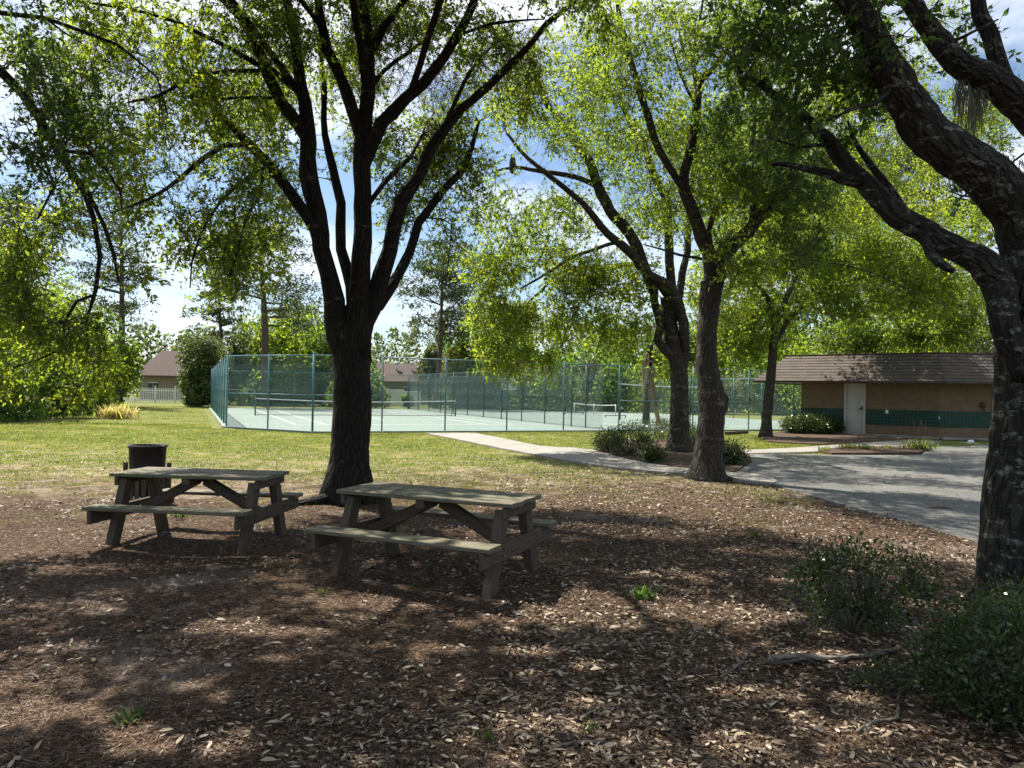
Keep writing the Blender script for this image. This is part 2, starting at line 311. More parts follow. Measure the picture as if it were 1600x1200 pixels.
# court frame: (u, v) metres from the near corner post
U = Vector((.918, .3955, 0)); W = Vector((-.3955, .918, 0)); P0 = Vector((-7.9, 29.4, 0))
def cuv(u, v, z=0): p = P0+U*u+W*v; return Vector((p.x, p.y, z))
m, t, b, o = new_mat('court surface'); ob = coord(t); n1 = nz(t, ob, .35, 5, .6); n2 = nz(t, ob, 5, 6, .7)
c = ramp(t, n1, [(.3, (.095, .14, .122)), (.7, (.145, .185, .165))]); c = mixc(t, .35, c, ramp(t, n2, [(.3, (.09, .14, .115)), (.7, (.25, .31, .27))]))
t.links.new(c, b.inputs['Base Color']); b.inputs['Roughness'].default_value = .75; M['court'] = m
slab('court_surface', [cuv(-.15, -.35), cuv(34.3, -.35), cuv(34.3, 34.8), cuv(-3.2, 34.8), cuv(-3.2, 3.9)], .02, M['court'])
M['line'] = simple('line paint', (.78, .79, .76), (.6, .62, .58), 5, .7)
lb = MB()
def line(u0, v0, u1, v1, w=.07):
    a = cuv(u0, v0, .026); c2 = cuv(u1, v1, .026); d = (c2-a).normalized(); s = Vector((-d.y, d.x, 0))*w/2
    lb.quad(a-s, c2-s, c2+s, a+s)
uc, vc = 5.5, 17.2
for s in (-1, 1):
    line(uc+s*5.485, vc-11.885, uc+s*5.485, vc+11.885); line(uc+s*4.115, vc-11.8, uc+s*4.115, vc+11.8)
    line(uc-5.4, vc+s*11.885, uc+5.4, vc+s*11.885, .1); line(uc-4.05, vc+s*6.4, uc+4.05, vc+s*6.4)
line(uc, vc-6.35, uc, vc+6.35)
for s in (-1, 1):   # pickleball and volleyball lines of the right-hand court
    line(17.3, 19.7+s*3.05, 30.7, 19.7+s*3.05, .06); line(24+s*6.7, 16.7, 24+s*6.7, 22.7, .06); line(24+s*2.13, 16.7, 24+s*2.13, 22.7, .06)
    line(21.5+s*1.8, 25, 21.5+s*1.8, 30.5, .06)
line(19.7, 25, 23.3, 25, .06); line(17, 3, 31, 3); line(17, 3.05, 17, 12); line(31, 3.05, 31, 12)
lb.build('court_lines', M['line'], kind='structure')

# ---------------------------------------------------------------- chain-link fences
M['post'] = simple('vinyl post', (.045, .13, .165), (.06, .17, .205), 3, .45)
M['postdark'] = simple('dark and backlit post', (.02, .05, .05), (.03, .07, .065), 3, .5)  # divider posts' backlit darkness put into the colour; gate and nets dark too
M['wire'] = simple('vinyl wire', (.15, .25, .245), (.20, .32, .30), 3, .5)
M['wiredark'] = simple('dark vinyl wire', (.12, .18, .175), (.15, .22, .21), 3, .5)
def wires(name, A, B, z0, z1, mat, parent, sp=.062, w=.0048):
    A = np.array(A)[:2]; B = np.array(B)[:2]; ln = np.linalg.norm(B-A); d = (B-A)/ln; nr = np.array([-d[1], d[0]]); H = z1-z0; st = sp*1.414
    segs = []
    for sgn in (1, -1):
        for k in range(int(-H/st)-1, int(ln/st)+1):
            s0 = k*st; 
            for q in range(4):
                h0 = H*q/4; h1 = H*(q+1)/4; a = s0+h0; c = s0+h1
                if c <= 0 or a >= ln: continue
                f0 = max(0, (0-a)/(c-a)); f1 = min(1, (ln-a)/(c-a)); a2 = a+(c-a)*f0; c2 = a+(c-a)*f1; g0 = h0+(h1-h0)*f0; g1 = h0+(h1-h0)*f1
                if sgn < 0: g0 = H-g0; g1 = H-g1
                segs.append((a2, g0, c2, g1))
    S = np.array(segs); n = len(S)
    def pt(s, h, o1, o2): return np.stack([A[0]+d[0]*(s+o1)+nr[0]*o2, A[1]+d[1]*(s+o1)+nr[1]*o2, z0+h], 1)
    offs = [(-w*.6, -w*.35), (w*.6, -w*.35), (0, w*.7)]
    V = np.stack([pt(S[:, 0], S[:, 1], *f) for f in offs]+[pt(S[:, 2], S[:, 3], *f) for f in offs], 1).reshape(-1, 3)
    base = (np.arange(n)*6)[:, None]; Fc = np.concatenate([base+np.array([[0, 1, 4, 3]]), base+np.array([[1, 2, 5, 4]]), base+np.array([[2, 0, 3, 5]])])
    return npmesh(name, V, Fc, mat, parent=parent)
def fence(label, A, B, ts, mat, wmat, mids=(), H=3.05, corner=False, group='chain-link fences round the sports courts'):
    root = empty('chain_link_fence', label=label, cat='fence', group=group)
    d = (B-A); ln = d.length; d.normalize()
    for i, s in enumerate(ts):
        p = A+d*s; r = .045 if (corner and i == 0) else .032; b = MB()
        b.tube([p+Vector((0, 0, -.05)), p+Vector((0, 0, H+.06))], [r, r], 10); b.tube([p+Vector((0, 0, H+.06)), p+Vector((0, 0, H+.1))], [r*1.25, r*.5], 8)
        b.build('post', mat, root)
    z = Vector((0, 0, H)); b = MB(); b.tube([A+z, B+z], [.022, .022], 8); b.build('top_rail', mat, root)
    for (s0, s1, zz) in mids:
        b = MB(); v = Vector((0, 0, zz)); b.tube([A+d*s0+v, A+d*s1+v], [.02, .02], 8); b.build('middle_rail', mat, root)
    wires('wire_mesh', A+Vector((d.y, -d.x, 0))*.04, B+Vector((d.y, -d.x, 0))*.04, .04, H, wmat, root)
    return root
fence('long green chain-link fence nearest the picnic tables, from corner post to gate', cuv(0, 0), cuv(17.2, 0), [0, 2.79, 5.52, 8.38, 11.2, 14.14, 17.2], M['post'], M['wire'], [(0, 2.79, 1.45), (14.14, 17.2, 1.4)], corner=True)
fence('green chain-link fence right of the gate, beside the small brick building', cuv(18.4, 0), cuv(34, 0), [0, 3.5, 6.5, 9.4, 12.4, 15.6], M['post'], M['wire'], [(0, 3.5, 1.4)])
fence('short chamfered corner of chain-link fence at the left front of the courts', cuv(-3.05, 3.95), cuv(0, 0), [0, 2.5], M['post'], M['wire'], [(0, 4.98, 1.45)])
fence('chain-link fence along the left side of the courts, seen almost edge-on with bright blue-green posts', cuv(-3.05, 3.95), cuv(-3.05, 34.5), [3.05*i for i in range(1, 11)], M['post'], M['wire'])
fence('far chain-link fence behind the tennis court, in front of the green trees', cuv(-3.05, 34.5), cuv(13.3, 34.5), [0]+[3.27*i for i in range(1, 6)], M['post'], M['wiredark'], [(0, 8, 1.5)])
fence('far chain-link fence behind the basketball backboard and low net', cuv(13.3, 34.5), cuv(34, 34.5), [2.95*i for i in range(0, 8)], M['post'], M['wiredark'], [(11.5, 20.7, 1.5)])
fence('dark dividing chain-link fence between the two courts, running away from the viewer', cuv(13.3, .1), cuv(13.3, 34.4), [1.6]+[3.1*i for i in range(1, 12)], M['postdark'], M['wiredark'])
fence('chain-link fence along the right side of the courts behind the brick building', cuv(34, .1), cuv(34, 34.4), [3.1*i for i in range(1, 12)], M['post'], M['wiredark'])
g = empty('court_gate', label='narrow dark green chain-link gate in the court fence, half hidden behind the grey tree trunks', cat='gate')
for s in (17.38, 18.22):
    b = MB(); b.tube([cuv(s, -.03, .05), cuv(s, -.03, 2.9)], [.03, .03], 8); b.build('gate_upright', M['postdark'], g)
for z in (.08, 1.4, 2.88): b = MB(); b.tube([cuv(17.38, -.03, z), cuv(18.22, -.03, z)], [.022, .022], 8); b.build('gate_rail', M['postdark'], g)
wires('wire_mesh', cuv(17.38, 0), cuv(18.22, 0), .1, 2.88, M['wiredark'], g)
b = MB(); b.beam(cuv(17.5, -.09, 1.42), cuv(17.62, -.09, 1.42), .03, .06); b.build('latch', M['postdark'], g)

# ---------------------------------------------------------------- nets
M['netdark'] = simple('net cord', (.02, .025, .025), None, 5, .8); M['white'] = simple('white band', (.72, .73, .72), (.6, .61, .6), 4, .7)
M['vinyl'] = simple('white vinyl', (.78, .79, .80), (.66, .68, .7), 1.5, .45)
def netmesh(name, A, B, z0, z1, sag, mat, parent, sp=.09, w=.006):
    b = MB(); ln = (B-A).length; n = int(ln/sp/1.0)
    d = (B-A).normalized(); nr = Vector((-d.y, d.x, 0))*w
    def top(f): return z1-sag*math.sin(math.pi*f)
    for i in range(n+1):
        f = i/n; p = A.lerp(B, f); b.quad(p+d*w/2+Vector((0, 0, z0)), p-d*w/2+Vector((0, 0, z0)), p-d*w/2+Vector((0, 0, top(f))), p+d*w/2+Vector((0, 0, top(f))))
    k = int((z1-z0)/sp)
    for j in range(k):
        for i in range(12):
            f0 = i/12; f1 = (i+1)/12; za = z0+(top(f0)-z0)*(j+.3)/k; zb = z0+(top(f1)-z0)*(j+.3)/k; p = A.lerp(B, f0); q2 = A.lerp(B, f1)
            up = Vector((0, 0, w)); b.quad(p+Vector((0, 0, za)), q2+Vector((0, 0, zb)), q2+Vector((0, 0, zb))+up, p+Vector((0, 0, za))+up)
    return b.build(name, mat, parent)
def band(name, A, B, z1, sag, h, th, mat, parent):
    b = MB(); n = 12
    pts = [A.lerp(B, i/n)+Vector((0, 0, z1-sag*math.sin(math.pi*i/n)-h/2)) for i in range(n+1)]
    for i in range(n): b.beam(pts[i], pts[i+1], th, h)
    return b.build(name, mat, parent)
tn = empty('tennis_net', label='low tennis net with white top band across the left court', cat='net')
A = cuv(uc-6.4, vc); B = cuv(uc+6.4, vc)
for p in (A, B):
    b = MB(); b.tube([p, p+Vector((0, 0, 1.1))], [.045, .045], 10); b.tube([p+Vector((0, 0, 1.1)), p+Vector((0, 0, 1.13))], [.05, .03], 8); b.build('post', M['postdark'], tn)
b = MB(); q2 = B-U*.35; b.tube([q2, B+Vector((0, 0, .95))], [.02, .02], 6); b.build('post_brace', M['postdark'], tn)
netmesh('net', A, B, .08, 1.07, .13, M['netdark'], tn); band('top_band', A, B, 1.08, .14, .06, .02, M['white'], tn)
b = MB(); p = cuv(uc, vc-.02); b.beam(p+Vector((0, 0, .03)), p+Vector((0, 0, .93)), .05, .012, up=tuple(W)); b.build('centre_strap', M['white'], tn)
b = MB(); b.beam(A+Vector((0, 0, .06)), B+Vector((0, 0, .06)), .02, .03); b.build('bottom_cord', M['netdark'], tn)
pn = empty('portable_net', label='low portable net on white uprights with footed base beyond the dark dividing fence', cat='net')
A = cuv(24, 16.5); B = cuv(24, 22.9)
for p in (A, A.lerp(B, .5), B):
    b = MB(); b.tube([p+Vector((0, 0, .1)), p+Vector((0, 0, .95))], [.035, .035], 8); b.build('upright', M['white'], pn)
for p in (A, B):
    b = MB(); b.beam(p-U*.9+Vector((0, 0, .14)), p+U*.9+Vector((0, 0, .14)), .05, .05)
    for s in (-.85, .85): b.tube([p+U*s, p+U*s+Vector((0, 0, .12))], [.05, .05], 8)
    b.build('foot', M['postdark'], pn)
netmesh('net', A, B, .2, .9, .06, M['netdark'], pn); band('top_band', A, B, .93, .07, .06, .02, M['white'], pn)
vn = empty('volleyball_net', label='high volleyball net with white top band behind the grey tree trunks', cat='net')
A = cuv(21.6, 12); B = cuv(30, 12)
for p in (A, B):
    b = MB(); b.tube([p, p+Vector((0, 0, 2.5))], [.05, .05], 10); b.tube([p+Vector((0, 0, 2.5)), p+Vector((0, 0, 2.54))], [.055, .02], 8); b.build('post', M['postdark'], vn)
netmesh('net', A, B, 1.5, 2.4, .12, M['netdark'], vn, .12); band('top_band', A, B, 2.43, .12, .08, .02, M['white'], vn)
# basketball hoop
hp = at(795, 601, 66); hp.z = 0; h = empty('basketball_hoop', loc=hp, rz=math.atan2(U.y, U.x), label='basketball hoop with white backboard beyond the tennis court', cat='basketball hoop')
b = MB(); b.tube([(0, 1.1, 0), (0, 1.1, 2.1)], [.07, .07], 12); b.beam((0, 1.1, 2.0), (0, .1, 2.35), .09, .09); b.beam((0, 1.1, 1.5), (0, .1, 2.15), .06, .06); b.build('pole', M['post'], h)
gm = bpy.data.materials.new('clear acrylic'); gm.use_nodes = True; gt = gm.node_tree; gt.nodes.clear(); go = gt.nodes.new('ShaderNodeOutputMaterial'); g1 = gt.nodes.new('ShaderNodeBsdfTransparent'); g2 = gt.nodes.new('ShaderNodeBsdfGlossy'); g3 = gt.nodes.new('ShaderNodeMixShader'); g3.inputs[0].default_value = .18; gt.links.new(g1.outputs[0], g3.inputs[1]); gt.links.new(g2.outputs[0], g3.inputs[2]); gt.links.new(g3.outputs[0], go.inputs[0])
b = MB(); b.beam((-.72, .02, 2.45), (.72, .02, 2.45), .03, .96); bb = b.build('backboard', gm, h)
b = MB()
for a, c2, w1, h1 in [((-.72, 0, 1.97), (.72, 0, 1.97), .06, .07), ((-.72, 0, 2.93), (.72, 0, 2.93), .06, .07), ((-.70, 0, 1.97), (-.70, 0, 2.93), .07, .06), ((.70, 0, 1.97), (.70, 0, 2.93), .07, .06)]: b.beam(a, c2, w1, h1)
b.build('board_frame', M['vinyl'], bb)
M['orange'] = simple('orange steel', (.55, .12, .04), None, 4, .5)
b = MB(); 
for a, c2 in [((-.3, -.008, 2.2), (.3, -.008, 2.2)), ((-.3, -.008, 2.65), (.3, -.008, 2.65)), ((-.3, -.008, 2.2), (-.3, -.008, 2.65)), ((.3, -.008, 2.2), (.3, -.008, 2.65))]: b.beam(a, c2, .012, .05)
b.build('target_square', M['vinyl'], bb)
b = MB(); pts = [(.225*math.cos(a), -.42+.225*math.sin(a), 2.12) for a in np.linspace(0, 6.283, 17)]; b.tube(pts, [.012]*17, 6, cap=False); b.beam((0, -.2, 2.12), (0, 0, 2.12), .1, .03); b.build('rim', M['orange'], h)
b = MB()
for a in np.linspace(0, 6.283, 13)[:-1]:
    for s in (.4, -.4):
        b.tube([(.225*math.cos(a), -.42+.225*math.sin(a), 2.11), (.13*math.cos(a+s), -.42+.13*math.sin(a+s), 1.75)], [.005]*2, 4)
b.build('hoop_net', M['white'], h)
# ================================================================ picnic tables
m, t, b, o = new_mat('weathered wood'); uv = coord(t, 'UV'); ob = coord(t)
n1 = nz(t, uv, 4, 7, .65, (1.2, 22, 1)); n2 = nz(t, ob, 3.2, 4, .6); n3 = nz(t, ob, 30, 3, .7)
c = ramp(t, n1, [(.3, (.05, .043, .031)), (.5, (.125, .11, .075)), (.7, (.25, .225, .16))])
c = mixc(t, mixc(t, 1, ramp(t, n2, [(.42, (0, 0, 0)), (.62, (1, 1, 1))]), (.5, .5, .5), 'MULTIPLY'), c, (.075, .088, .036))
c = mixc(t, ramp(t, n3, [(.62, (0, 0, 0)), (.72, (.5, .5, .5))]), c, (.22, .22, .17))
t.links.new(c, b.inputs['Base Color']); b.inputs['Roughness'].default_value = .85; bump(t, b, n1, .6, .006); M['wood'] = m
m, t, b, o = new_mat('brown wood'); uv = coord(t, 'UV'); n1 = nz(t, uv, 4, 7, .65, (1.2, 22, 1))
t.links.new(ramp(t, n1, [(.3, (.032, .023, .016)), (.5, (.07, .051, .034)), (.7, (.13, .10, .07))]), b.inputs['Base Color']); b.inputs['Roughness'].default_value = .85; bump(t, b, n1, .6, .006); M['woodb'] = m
M['bolt'] = simple('rusty steel', (.12, .10, .09), (.2, .12, .07), 30, .6, .6)
def table(loc, rz, label, ln=1.83):
    r = empty('picnic_table', loc, rz, label=label, cat='picnic table', group='wooden picnic tables under the trees')
    hl = ln/2; b = MB(); n = 5; w = .71/n
    for i in range(n):
        y = -.355+w*(i+.5); e = random.uniform(-.008, .008); b.beam((-hl+e, y, .74+random.uniform(-.002, .002)), (hl+e, y, .74+random.uniform(-.003, .003)), w-.007, .038, jit=.0012)
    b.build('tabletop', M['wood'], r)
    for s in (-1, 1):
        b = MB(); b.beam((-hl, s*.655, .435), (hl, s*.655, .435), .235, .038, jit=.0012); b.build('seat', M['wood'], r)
    for sx in (-1, 1):
        x = sx*(hl-.135)
        for sy in (-1, 1):
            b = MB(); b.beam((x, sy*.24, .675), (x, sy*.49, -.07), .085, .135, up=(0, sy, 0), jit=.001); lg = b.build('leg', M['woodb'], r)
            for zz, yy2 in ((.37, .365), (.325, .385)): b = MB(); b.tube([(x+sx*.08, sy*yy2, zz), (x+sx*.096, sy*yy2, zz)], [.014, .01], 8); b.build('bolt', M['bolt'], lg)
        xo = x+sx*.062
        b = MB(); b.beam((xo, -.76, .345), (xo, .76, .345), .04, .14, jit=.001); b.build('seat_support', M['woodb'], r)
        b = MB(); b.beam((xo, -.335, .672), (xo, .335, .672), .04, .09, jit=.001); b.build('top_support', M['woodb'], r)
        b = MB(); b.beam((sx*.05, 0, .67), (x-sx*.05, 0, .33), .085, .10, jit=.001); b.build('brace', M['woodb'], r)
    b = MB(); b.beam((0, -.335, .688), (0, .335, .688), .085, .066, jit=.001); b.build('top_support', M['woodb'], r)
    return r
table((-.68, 6.99, -.012), R(-24), 'weathered wooden picnic table with attached benches, nearest the viewer')
table((-3.45, 8.28, -.012), R(-6.5), 'weathered wooden picnic table with attached benches, left one in front of the black litter bin', 1.74)
# litter bin
bx = at(231, 700, 10.7); r = empty('litter_bin', (bx.x, bx.y, -.05), label='black open-topped litter bin in a slatted wooden holder behind the left picnic table', cat='litter bin'); r.scale = (.9, .9, .97)
M['blackpl'] = simple('black plastic', (.008, .008, .009), (.013, .013, .014), 6, .6)
b = MB(); n = 24; prof = [(.255, .18), (.265, .62), (.275, .88), (.292, .885), (.292, .925), (.27, .925), (.262, .88), (.25, .62), (.24, .22)]
vs = []; fs = []
for rr, z in prof: vs += [(rr*math.cos(2*math.pi*k/n), rr*math.sin(2*math.pi*k/n), z) for k in range(n)]
for i in range(len(prof)-1): fs += [(i*n+k, i*n+(k+1) % n, (i+1)*n+(k+1) % n, (i+1)*n+k) for k in range(n)]
fs.append(tuple(range(n-1, -1, -1))); b.add(vs, fs, smooth=True); b.build('bin_liner', M['blackpl'], r)
b = MB(); b.tube([(.24, -.1, .90), (.32, -.1, .91), (.31, -.1, .80), (.27, -.1, .76)], [.022]*4, 8); b.build('handle', M['blackpl'], r)
b = MB()
for k in range(20):
    a = 2*math.pi*k/20; b.beam((.315*math.cos(a), .315*math.sin(a), .03), (.315*math.cos(a), .315*math.sin(a), .52), .075, .02, up=(math.cos(a), math.sin(a), 0))
b.build('slats', M['woodb'], r)
for z in (.15, .45):
    b = MB(); b.tube([(.335*math.cos(a), .335*math.sin(a), z) for a in np.linspace(0, 6.283, 25)], [.01]*25, 6, cap=False); b.build('hoop', M['bolt'], r)
for s in (-1, 1):
    b = MB(); b.beam((s*.35, 0, 0), (s*.35, 0, .66), .05, .06); b.build('side_post', M['woodb'], r)

# ================================================================ brick building
m, t, b, o = new_mat('tan block wall'); uv = coord(t, 'UV'); ob = coord(t)
bt = t.nodes.new('ShaderNodeTexBrick'); t.links.new(uv, bt.inputs['Vector']); bt.inputs['Scale'].default_value = 1
bt.inputs['Brick Width'].default_value = .6; bt.inputs['Row Height'].default_value = .1; bt.inputs['Mortar Size'].default_value = .006
bt.inputs['Color1'].default_value = (.17, .116, .066, 1); bt.inputs['Color2'].default_value = (.13, .09, .054, 1); bt.inputs['Mortar'].default_value = (.07, .05, .036, 1)
n = nz(t, ob, 3, 5, .6); t.links.new(mixc(t, .5, bt.outputs[0], ramp(t, n, [(.3, (.11, .076, .045)), (.7, (.195, .135, .08))])), b.inputs['Base Color'])
b.inputs['Roughness'].default_value = .9; bump(t, b, bt.outputs['Fac'], -.5, .01); M['block'] = m
m, t, b, o = new_mat('green tile'); uv = coord(t, 'UV')
bt = t.nodes.new('ShaderNodeTexBrick'); t.links.new(uv, bt.inputs['Vector']); bt.inputs['Scale'].default_value = 1; bt.offset = 0
bt.inputs['Brick Width'].default_value = .152; bt.inputs['Row Height'].default_value = .152; bt.inputs['Mortar Size'].default_value = .004
bt.inputs['Color1'].default_value = (.003, .03, .022, 1); bt.inputs['Color2'].default_value = (.005, .042, .03, 1); bt.inputs['Mortar'].default_value = (.07, .085, .07, 1)
t.links.new(bt.outputs[0], b.inputs['Base Color']); b.inputs['Roughness'].default_value = .5; b.inputs['Specular IOR Level'].default_value = .3; M['tile'] = m
m, t, b, o = new_mat('brown shingles'); uv = coord(t, 'UV'); ob = coord(t)
bt = t.nodes.new('ShaderNodeTexBrick'); t.links.new(uv, bt.inputs['Vector']); bt.inputs['Scale'].default_value = 1
bt.inputs['Brick Width'].default_value = .32; bt.inputs['Row Height'].default_value = .15; bt.inputs['Mortar Size'].default_value = .012; bt.inputs['Bias'].default_value = .1
bt.inputs['Color1'].default_value = (.07, .056, .047, 1); bt.inputs['Color2'].default_value = (.115, .093, .079, 1); bt.inputs['Mortar'].default_value = (.045, .036, .03, 1)
n = nz(t, ob, 1.6, 5, .7); t.links.new(mixc(t, .45, bt.outputs[0], ramp(t, n, [(.3, (.045, .037, .032)), (.7, (.11, .09, .077))])), b.inputs['Base Color'])
b.inputs['Roughness'].default_value = .95; bump(t, b, bt.outputs['Fac'], -.8, .03); M['shingle'] = m
M['door'] = simple('off-white door', (.42, .41, .39), (.35, .34, .32), 1.2, .6); M['fascia'] = simple('dark fascia', (.07, .04, .03), None, 3, .7)
M['metal'] = simple('grey metal', (.45, .45, .44), None, 5, .35, .8)
bl = empty('brick_building', (18, 36, 0), label='low tan brick building with a band of green tiles and brown shingle roof', cat='building')
def loc(p): return Vector(p)-Vector((18, 36, 0))
FP = [(14.1, 36.0), (18.8, 32.5), (21.5, 32.35), (25.5, 36), (23, 41.5), (17.2, 41)]
def wallseg(mb, A, B, z0, z1, off=0.0, s0=0, s1=None, th=.2):
    A = Vector((*A, 0)); B = Vector((*B, 0)); d = (B-A); ln = d.length; d.normalize(); nr = Vector((d.y, -d.x, 0)); s1 = ln if s1 is None else s1
    a = A+d*s0+nr*off; c = A+d*s1+nr*off; z = Vector((0, 0, 1)); k = -nr*th
    v = [a+z*z0, c+z*z0, c+z*z1, a+z*z1]; v = [loc(x) for x in v]; v2 = [x+k for x in v]
    uvf = [(s0, z0), (s1, z0), (s1, z1), (s0, z1)]
    mb.add(v+v2, [(0, 1, 2, 3), (3, 2, 6, 7), (1, 0, 4, 5), (0, 3, 7, 4), (2, 1, 5, 6), (5, 4, 7, 6)], [uvf, [(s0, 0), (s1, 0), (s1, th), (s0, th)], [(s0, 0), (s1, 0), (s1, th), (s0, th)], [(0, 0), (0, 2), (.2, 2), (.2, 0)], [(0, 0), (0, 2), (.2, 2), (.2, 0)], uvf])
L0 = math.dist(FP[0], FP[1]); D0, D1 = None, None
def on_line(px):      # distance along the front wall of a photo column
    rr = ray(px, 640); sl = rr.x/rr.y; ax, ay = FP[0]; bx2, by2 = FP[1]; dx2 = (bx2-ax)/L0; dy2 = (by2-ay)/L0
    return (sl*ay-ax)/(dx2-sl*dy2)
D0 = on_line(1321); D1 = on_line(1350)
b = MB(); wallseg(b, FP[0], FP[1], -.1, 2.62, 0, 0, D0); wallseg(b, FP[0], FP[1], -.1, 2.62, 0, D1, L0); wallseg(b, FP[0], FP[1], 2.36, 2.62, 0, D0, D1)
wallseg(b, FP[1], FP[2], -.1, 2.62)
for i in range(2, 6): wallseg(b, FP[i], FP[(i+1) % 6], -.1, 2.62)
b.build('wall', M['block'], bl)
b = MB(); wallseg(b, FP[0], FP[1], .50, 1.22, .012, 0, D0-.08, .01); wallseg(b, FP[0], FP[1], .50, 1.22, .012, D1+.08, L0, .01); wallseg(b, FP[1], FP[2], .50, 1.22, .012, 0, None, .01)
b.build('tile_band', M['tile'], bl)
b = MB(); wallseg(b, FP[0], FP[1], .02, 2.34, -.06, D0+.03, D1-.03, .05); dr = b.build('door', M['door'], bl)
b = MB(); wallseg(b, FP[0], FP[1], 0, 2.40, .02, D0-.06, D0+.03, .1); wallseg(b, FP[0], FP[1], 0, 2.40, .02, D1-.03, D1+.06, .1); wallseg(b, FP[0], FP[1], 2.34, 2.40, .022, D0+.03, D1-.03, .1); b.build('frame', M['door'], dr)
dd = Vector((FP[1][0]-FP[0][0], FP[1][1]-FP[0][1], 0)).normalized(); nn = Vector((dd.y, -dd.x, 0))
def wp(s, z, off): return loc(Vector((*FP[0], z))+dd*s+nn*off)
b = MB(); b.beam(wp(D1-.12, 1.25, -.05), wp(D1-.12, 1.25, .02), .05, .14); b.tube([wp(D1-.12, 1.22, .03), wp(D1-.24, 1.22, .03)], [.013, .013], 8); b.build('handle', M['blackpl'], dr)
b = MB(); b.beam(wp(D1-.16, 1.50, -.045), wp(D1-.06, 1.50, -.045), .012, .30); b.build('push_plate', M['metal'], dr)
b = MB(); s = on_line(1386); b.beam(wp(s-.06, 1.12, .03), wp(s+.06, 1.12, .03), .04, .16); b.build('switch_box', M['white'], bl)
b = MB(); p = loc(Vector((*FP[1], .85)))+Vector((-.02, -.04, 0)); b.beam(p, p+Vector((0, 0, .14)), .05, .03); b.build('corner_tag', M['white'], bl)
b = MB(); A = Vector((*FP[1], 0)); B = Vector((*FP[2], 0)); p = loc(A.lerp(B, .68)); f = Vector((0, -1, 0)); b.tube([p+Vector((0, 0, 1.52)), p+f*.08+Vector((0, 0, 1.52)), p+f*.12+Vector((0, 0, 1.5))], [.13, .13, .05], 14); b.tube([p+f*.08+Vector((0, 0, 1.45)), p+f*.16+Vector((0, 0, 1.25))], [.03, .05], 8); b.build('drinking_spout', M['woodb'], bl)
b = MB()
for px_ in (.0,): b.beam(loc((21.6, 32.2, 0)), loc((21.6, 32.2, 2.55)), .16, .16, up=(0, 1, 0))
b.build('corner_post', M['door'], bl)
EV = [(11.95, 36.6), (18.5, 31.6), (25.2, 31.4), (27.6, 36), (24.4, 43.2), (16.0, 42.5)]; TP = [(13.9, 37.35), (18.95, 32.95), (24.3, 32.85), (26.2, 36.3), (23.4, 41), (17.2, 40.6)]
b = MB()
for i in range(6):
    j = (i+1) % 6; e0 = Vector((*EV[i], 2.5)); e1 = Vector((*EV[j], 2.5)); t0 = Vector((*TP[i], 3.78)); t1 = Vector((*TP[j], 3.78))
    d = (e1-e0).normalized(); h0 = ((t0-e0)-d*(t0-e0).dot(d)).length; ru = lambda p: (p-e0).dot(d)
    nsl = 9      # overlapping courses of shingles
    for k in range(nsl):
        a0 = e0.lerp(t0, k/nsl); a1 = e1.lerp(t1, k/nsl); c0 = e0.lerp(t0, (k+1)/nsl); c1 = e1.lerp(t1, (k+1)/nsl); out = Vector((d.y, -d.x, 0))*.022+Vector((0, 0, .01))
        b.quad(loc(a0)+out, loc(a1)+out, loc(c1), loc(c0), [(ru(a0), h0*k/nsl), (ru(a1), h0*k/nsl), (ru(c1), h0*(k+1)/nsl), (ru(c0), h0*(k+1)/nsl)])
        b.quad(loc(a0), loc(a1), loc(a1)+out, loc(a0)+out)
rf = b.build('roof', M['shingle'], bl)
b = MB()
for i in range(6):
    j = (i+1) % 6; b.beam(loc((*EV[i], 2.46)), loc((*EV[j], 2.46)), .05, .09); b.beam(loc((*TP[i], 3.80)), loc((*TP[j], 3.80)), .10, .07)
b.build('fascia', M['fascia'], rf)
b = MB(); b.add([loc((*p, 3.75)) for p in TP], [tuple(range(6))]); b.build('flat_top', M['fascia'], rf)
b = MB(); b.add([loc((*p, 2.47)) for p in EV], [tuple(range(5, -1, -1))]); b.build('soffit', M['woodb'], rf)
b = MB(); b.beam(loc((14.0, 35.83, .03)), loc((18.7, 32.3, .03)), .3, .1); b.beam(loc((18.75, 32.26, .029)), loc((21.5, 32.1, .029)), .3, .1); b.build('plinth', M['concrete'], bl)
# small lump of white rock by the wall
b = MB(); p = G(1517, 692, .05); b.tube([p+Vector((-.12, 0, -.02)), p+Vector((-.05, 0, .04)), p+Vector((.06, .02, .05)), p+Vector((.13, 0, -.01))], [.03, .09, .08, .02], 9, rough=.3); b.build('rock', M['vinyl'], label='small white rock on the ground in front of the building wall', cat='rock')
# timber edging by the right fence
b = MB(); b.beam(G(1134, 677, .05), G(1168, 675, .05), .12, .14, jit=.005); b.build('timber_edging', M['woodb'], label='dark low timber edging on the ground right of the forked grey tree', cat='edging')

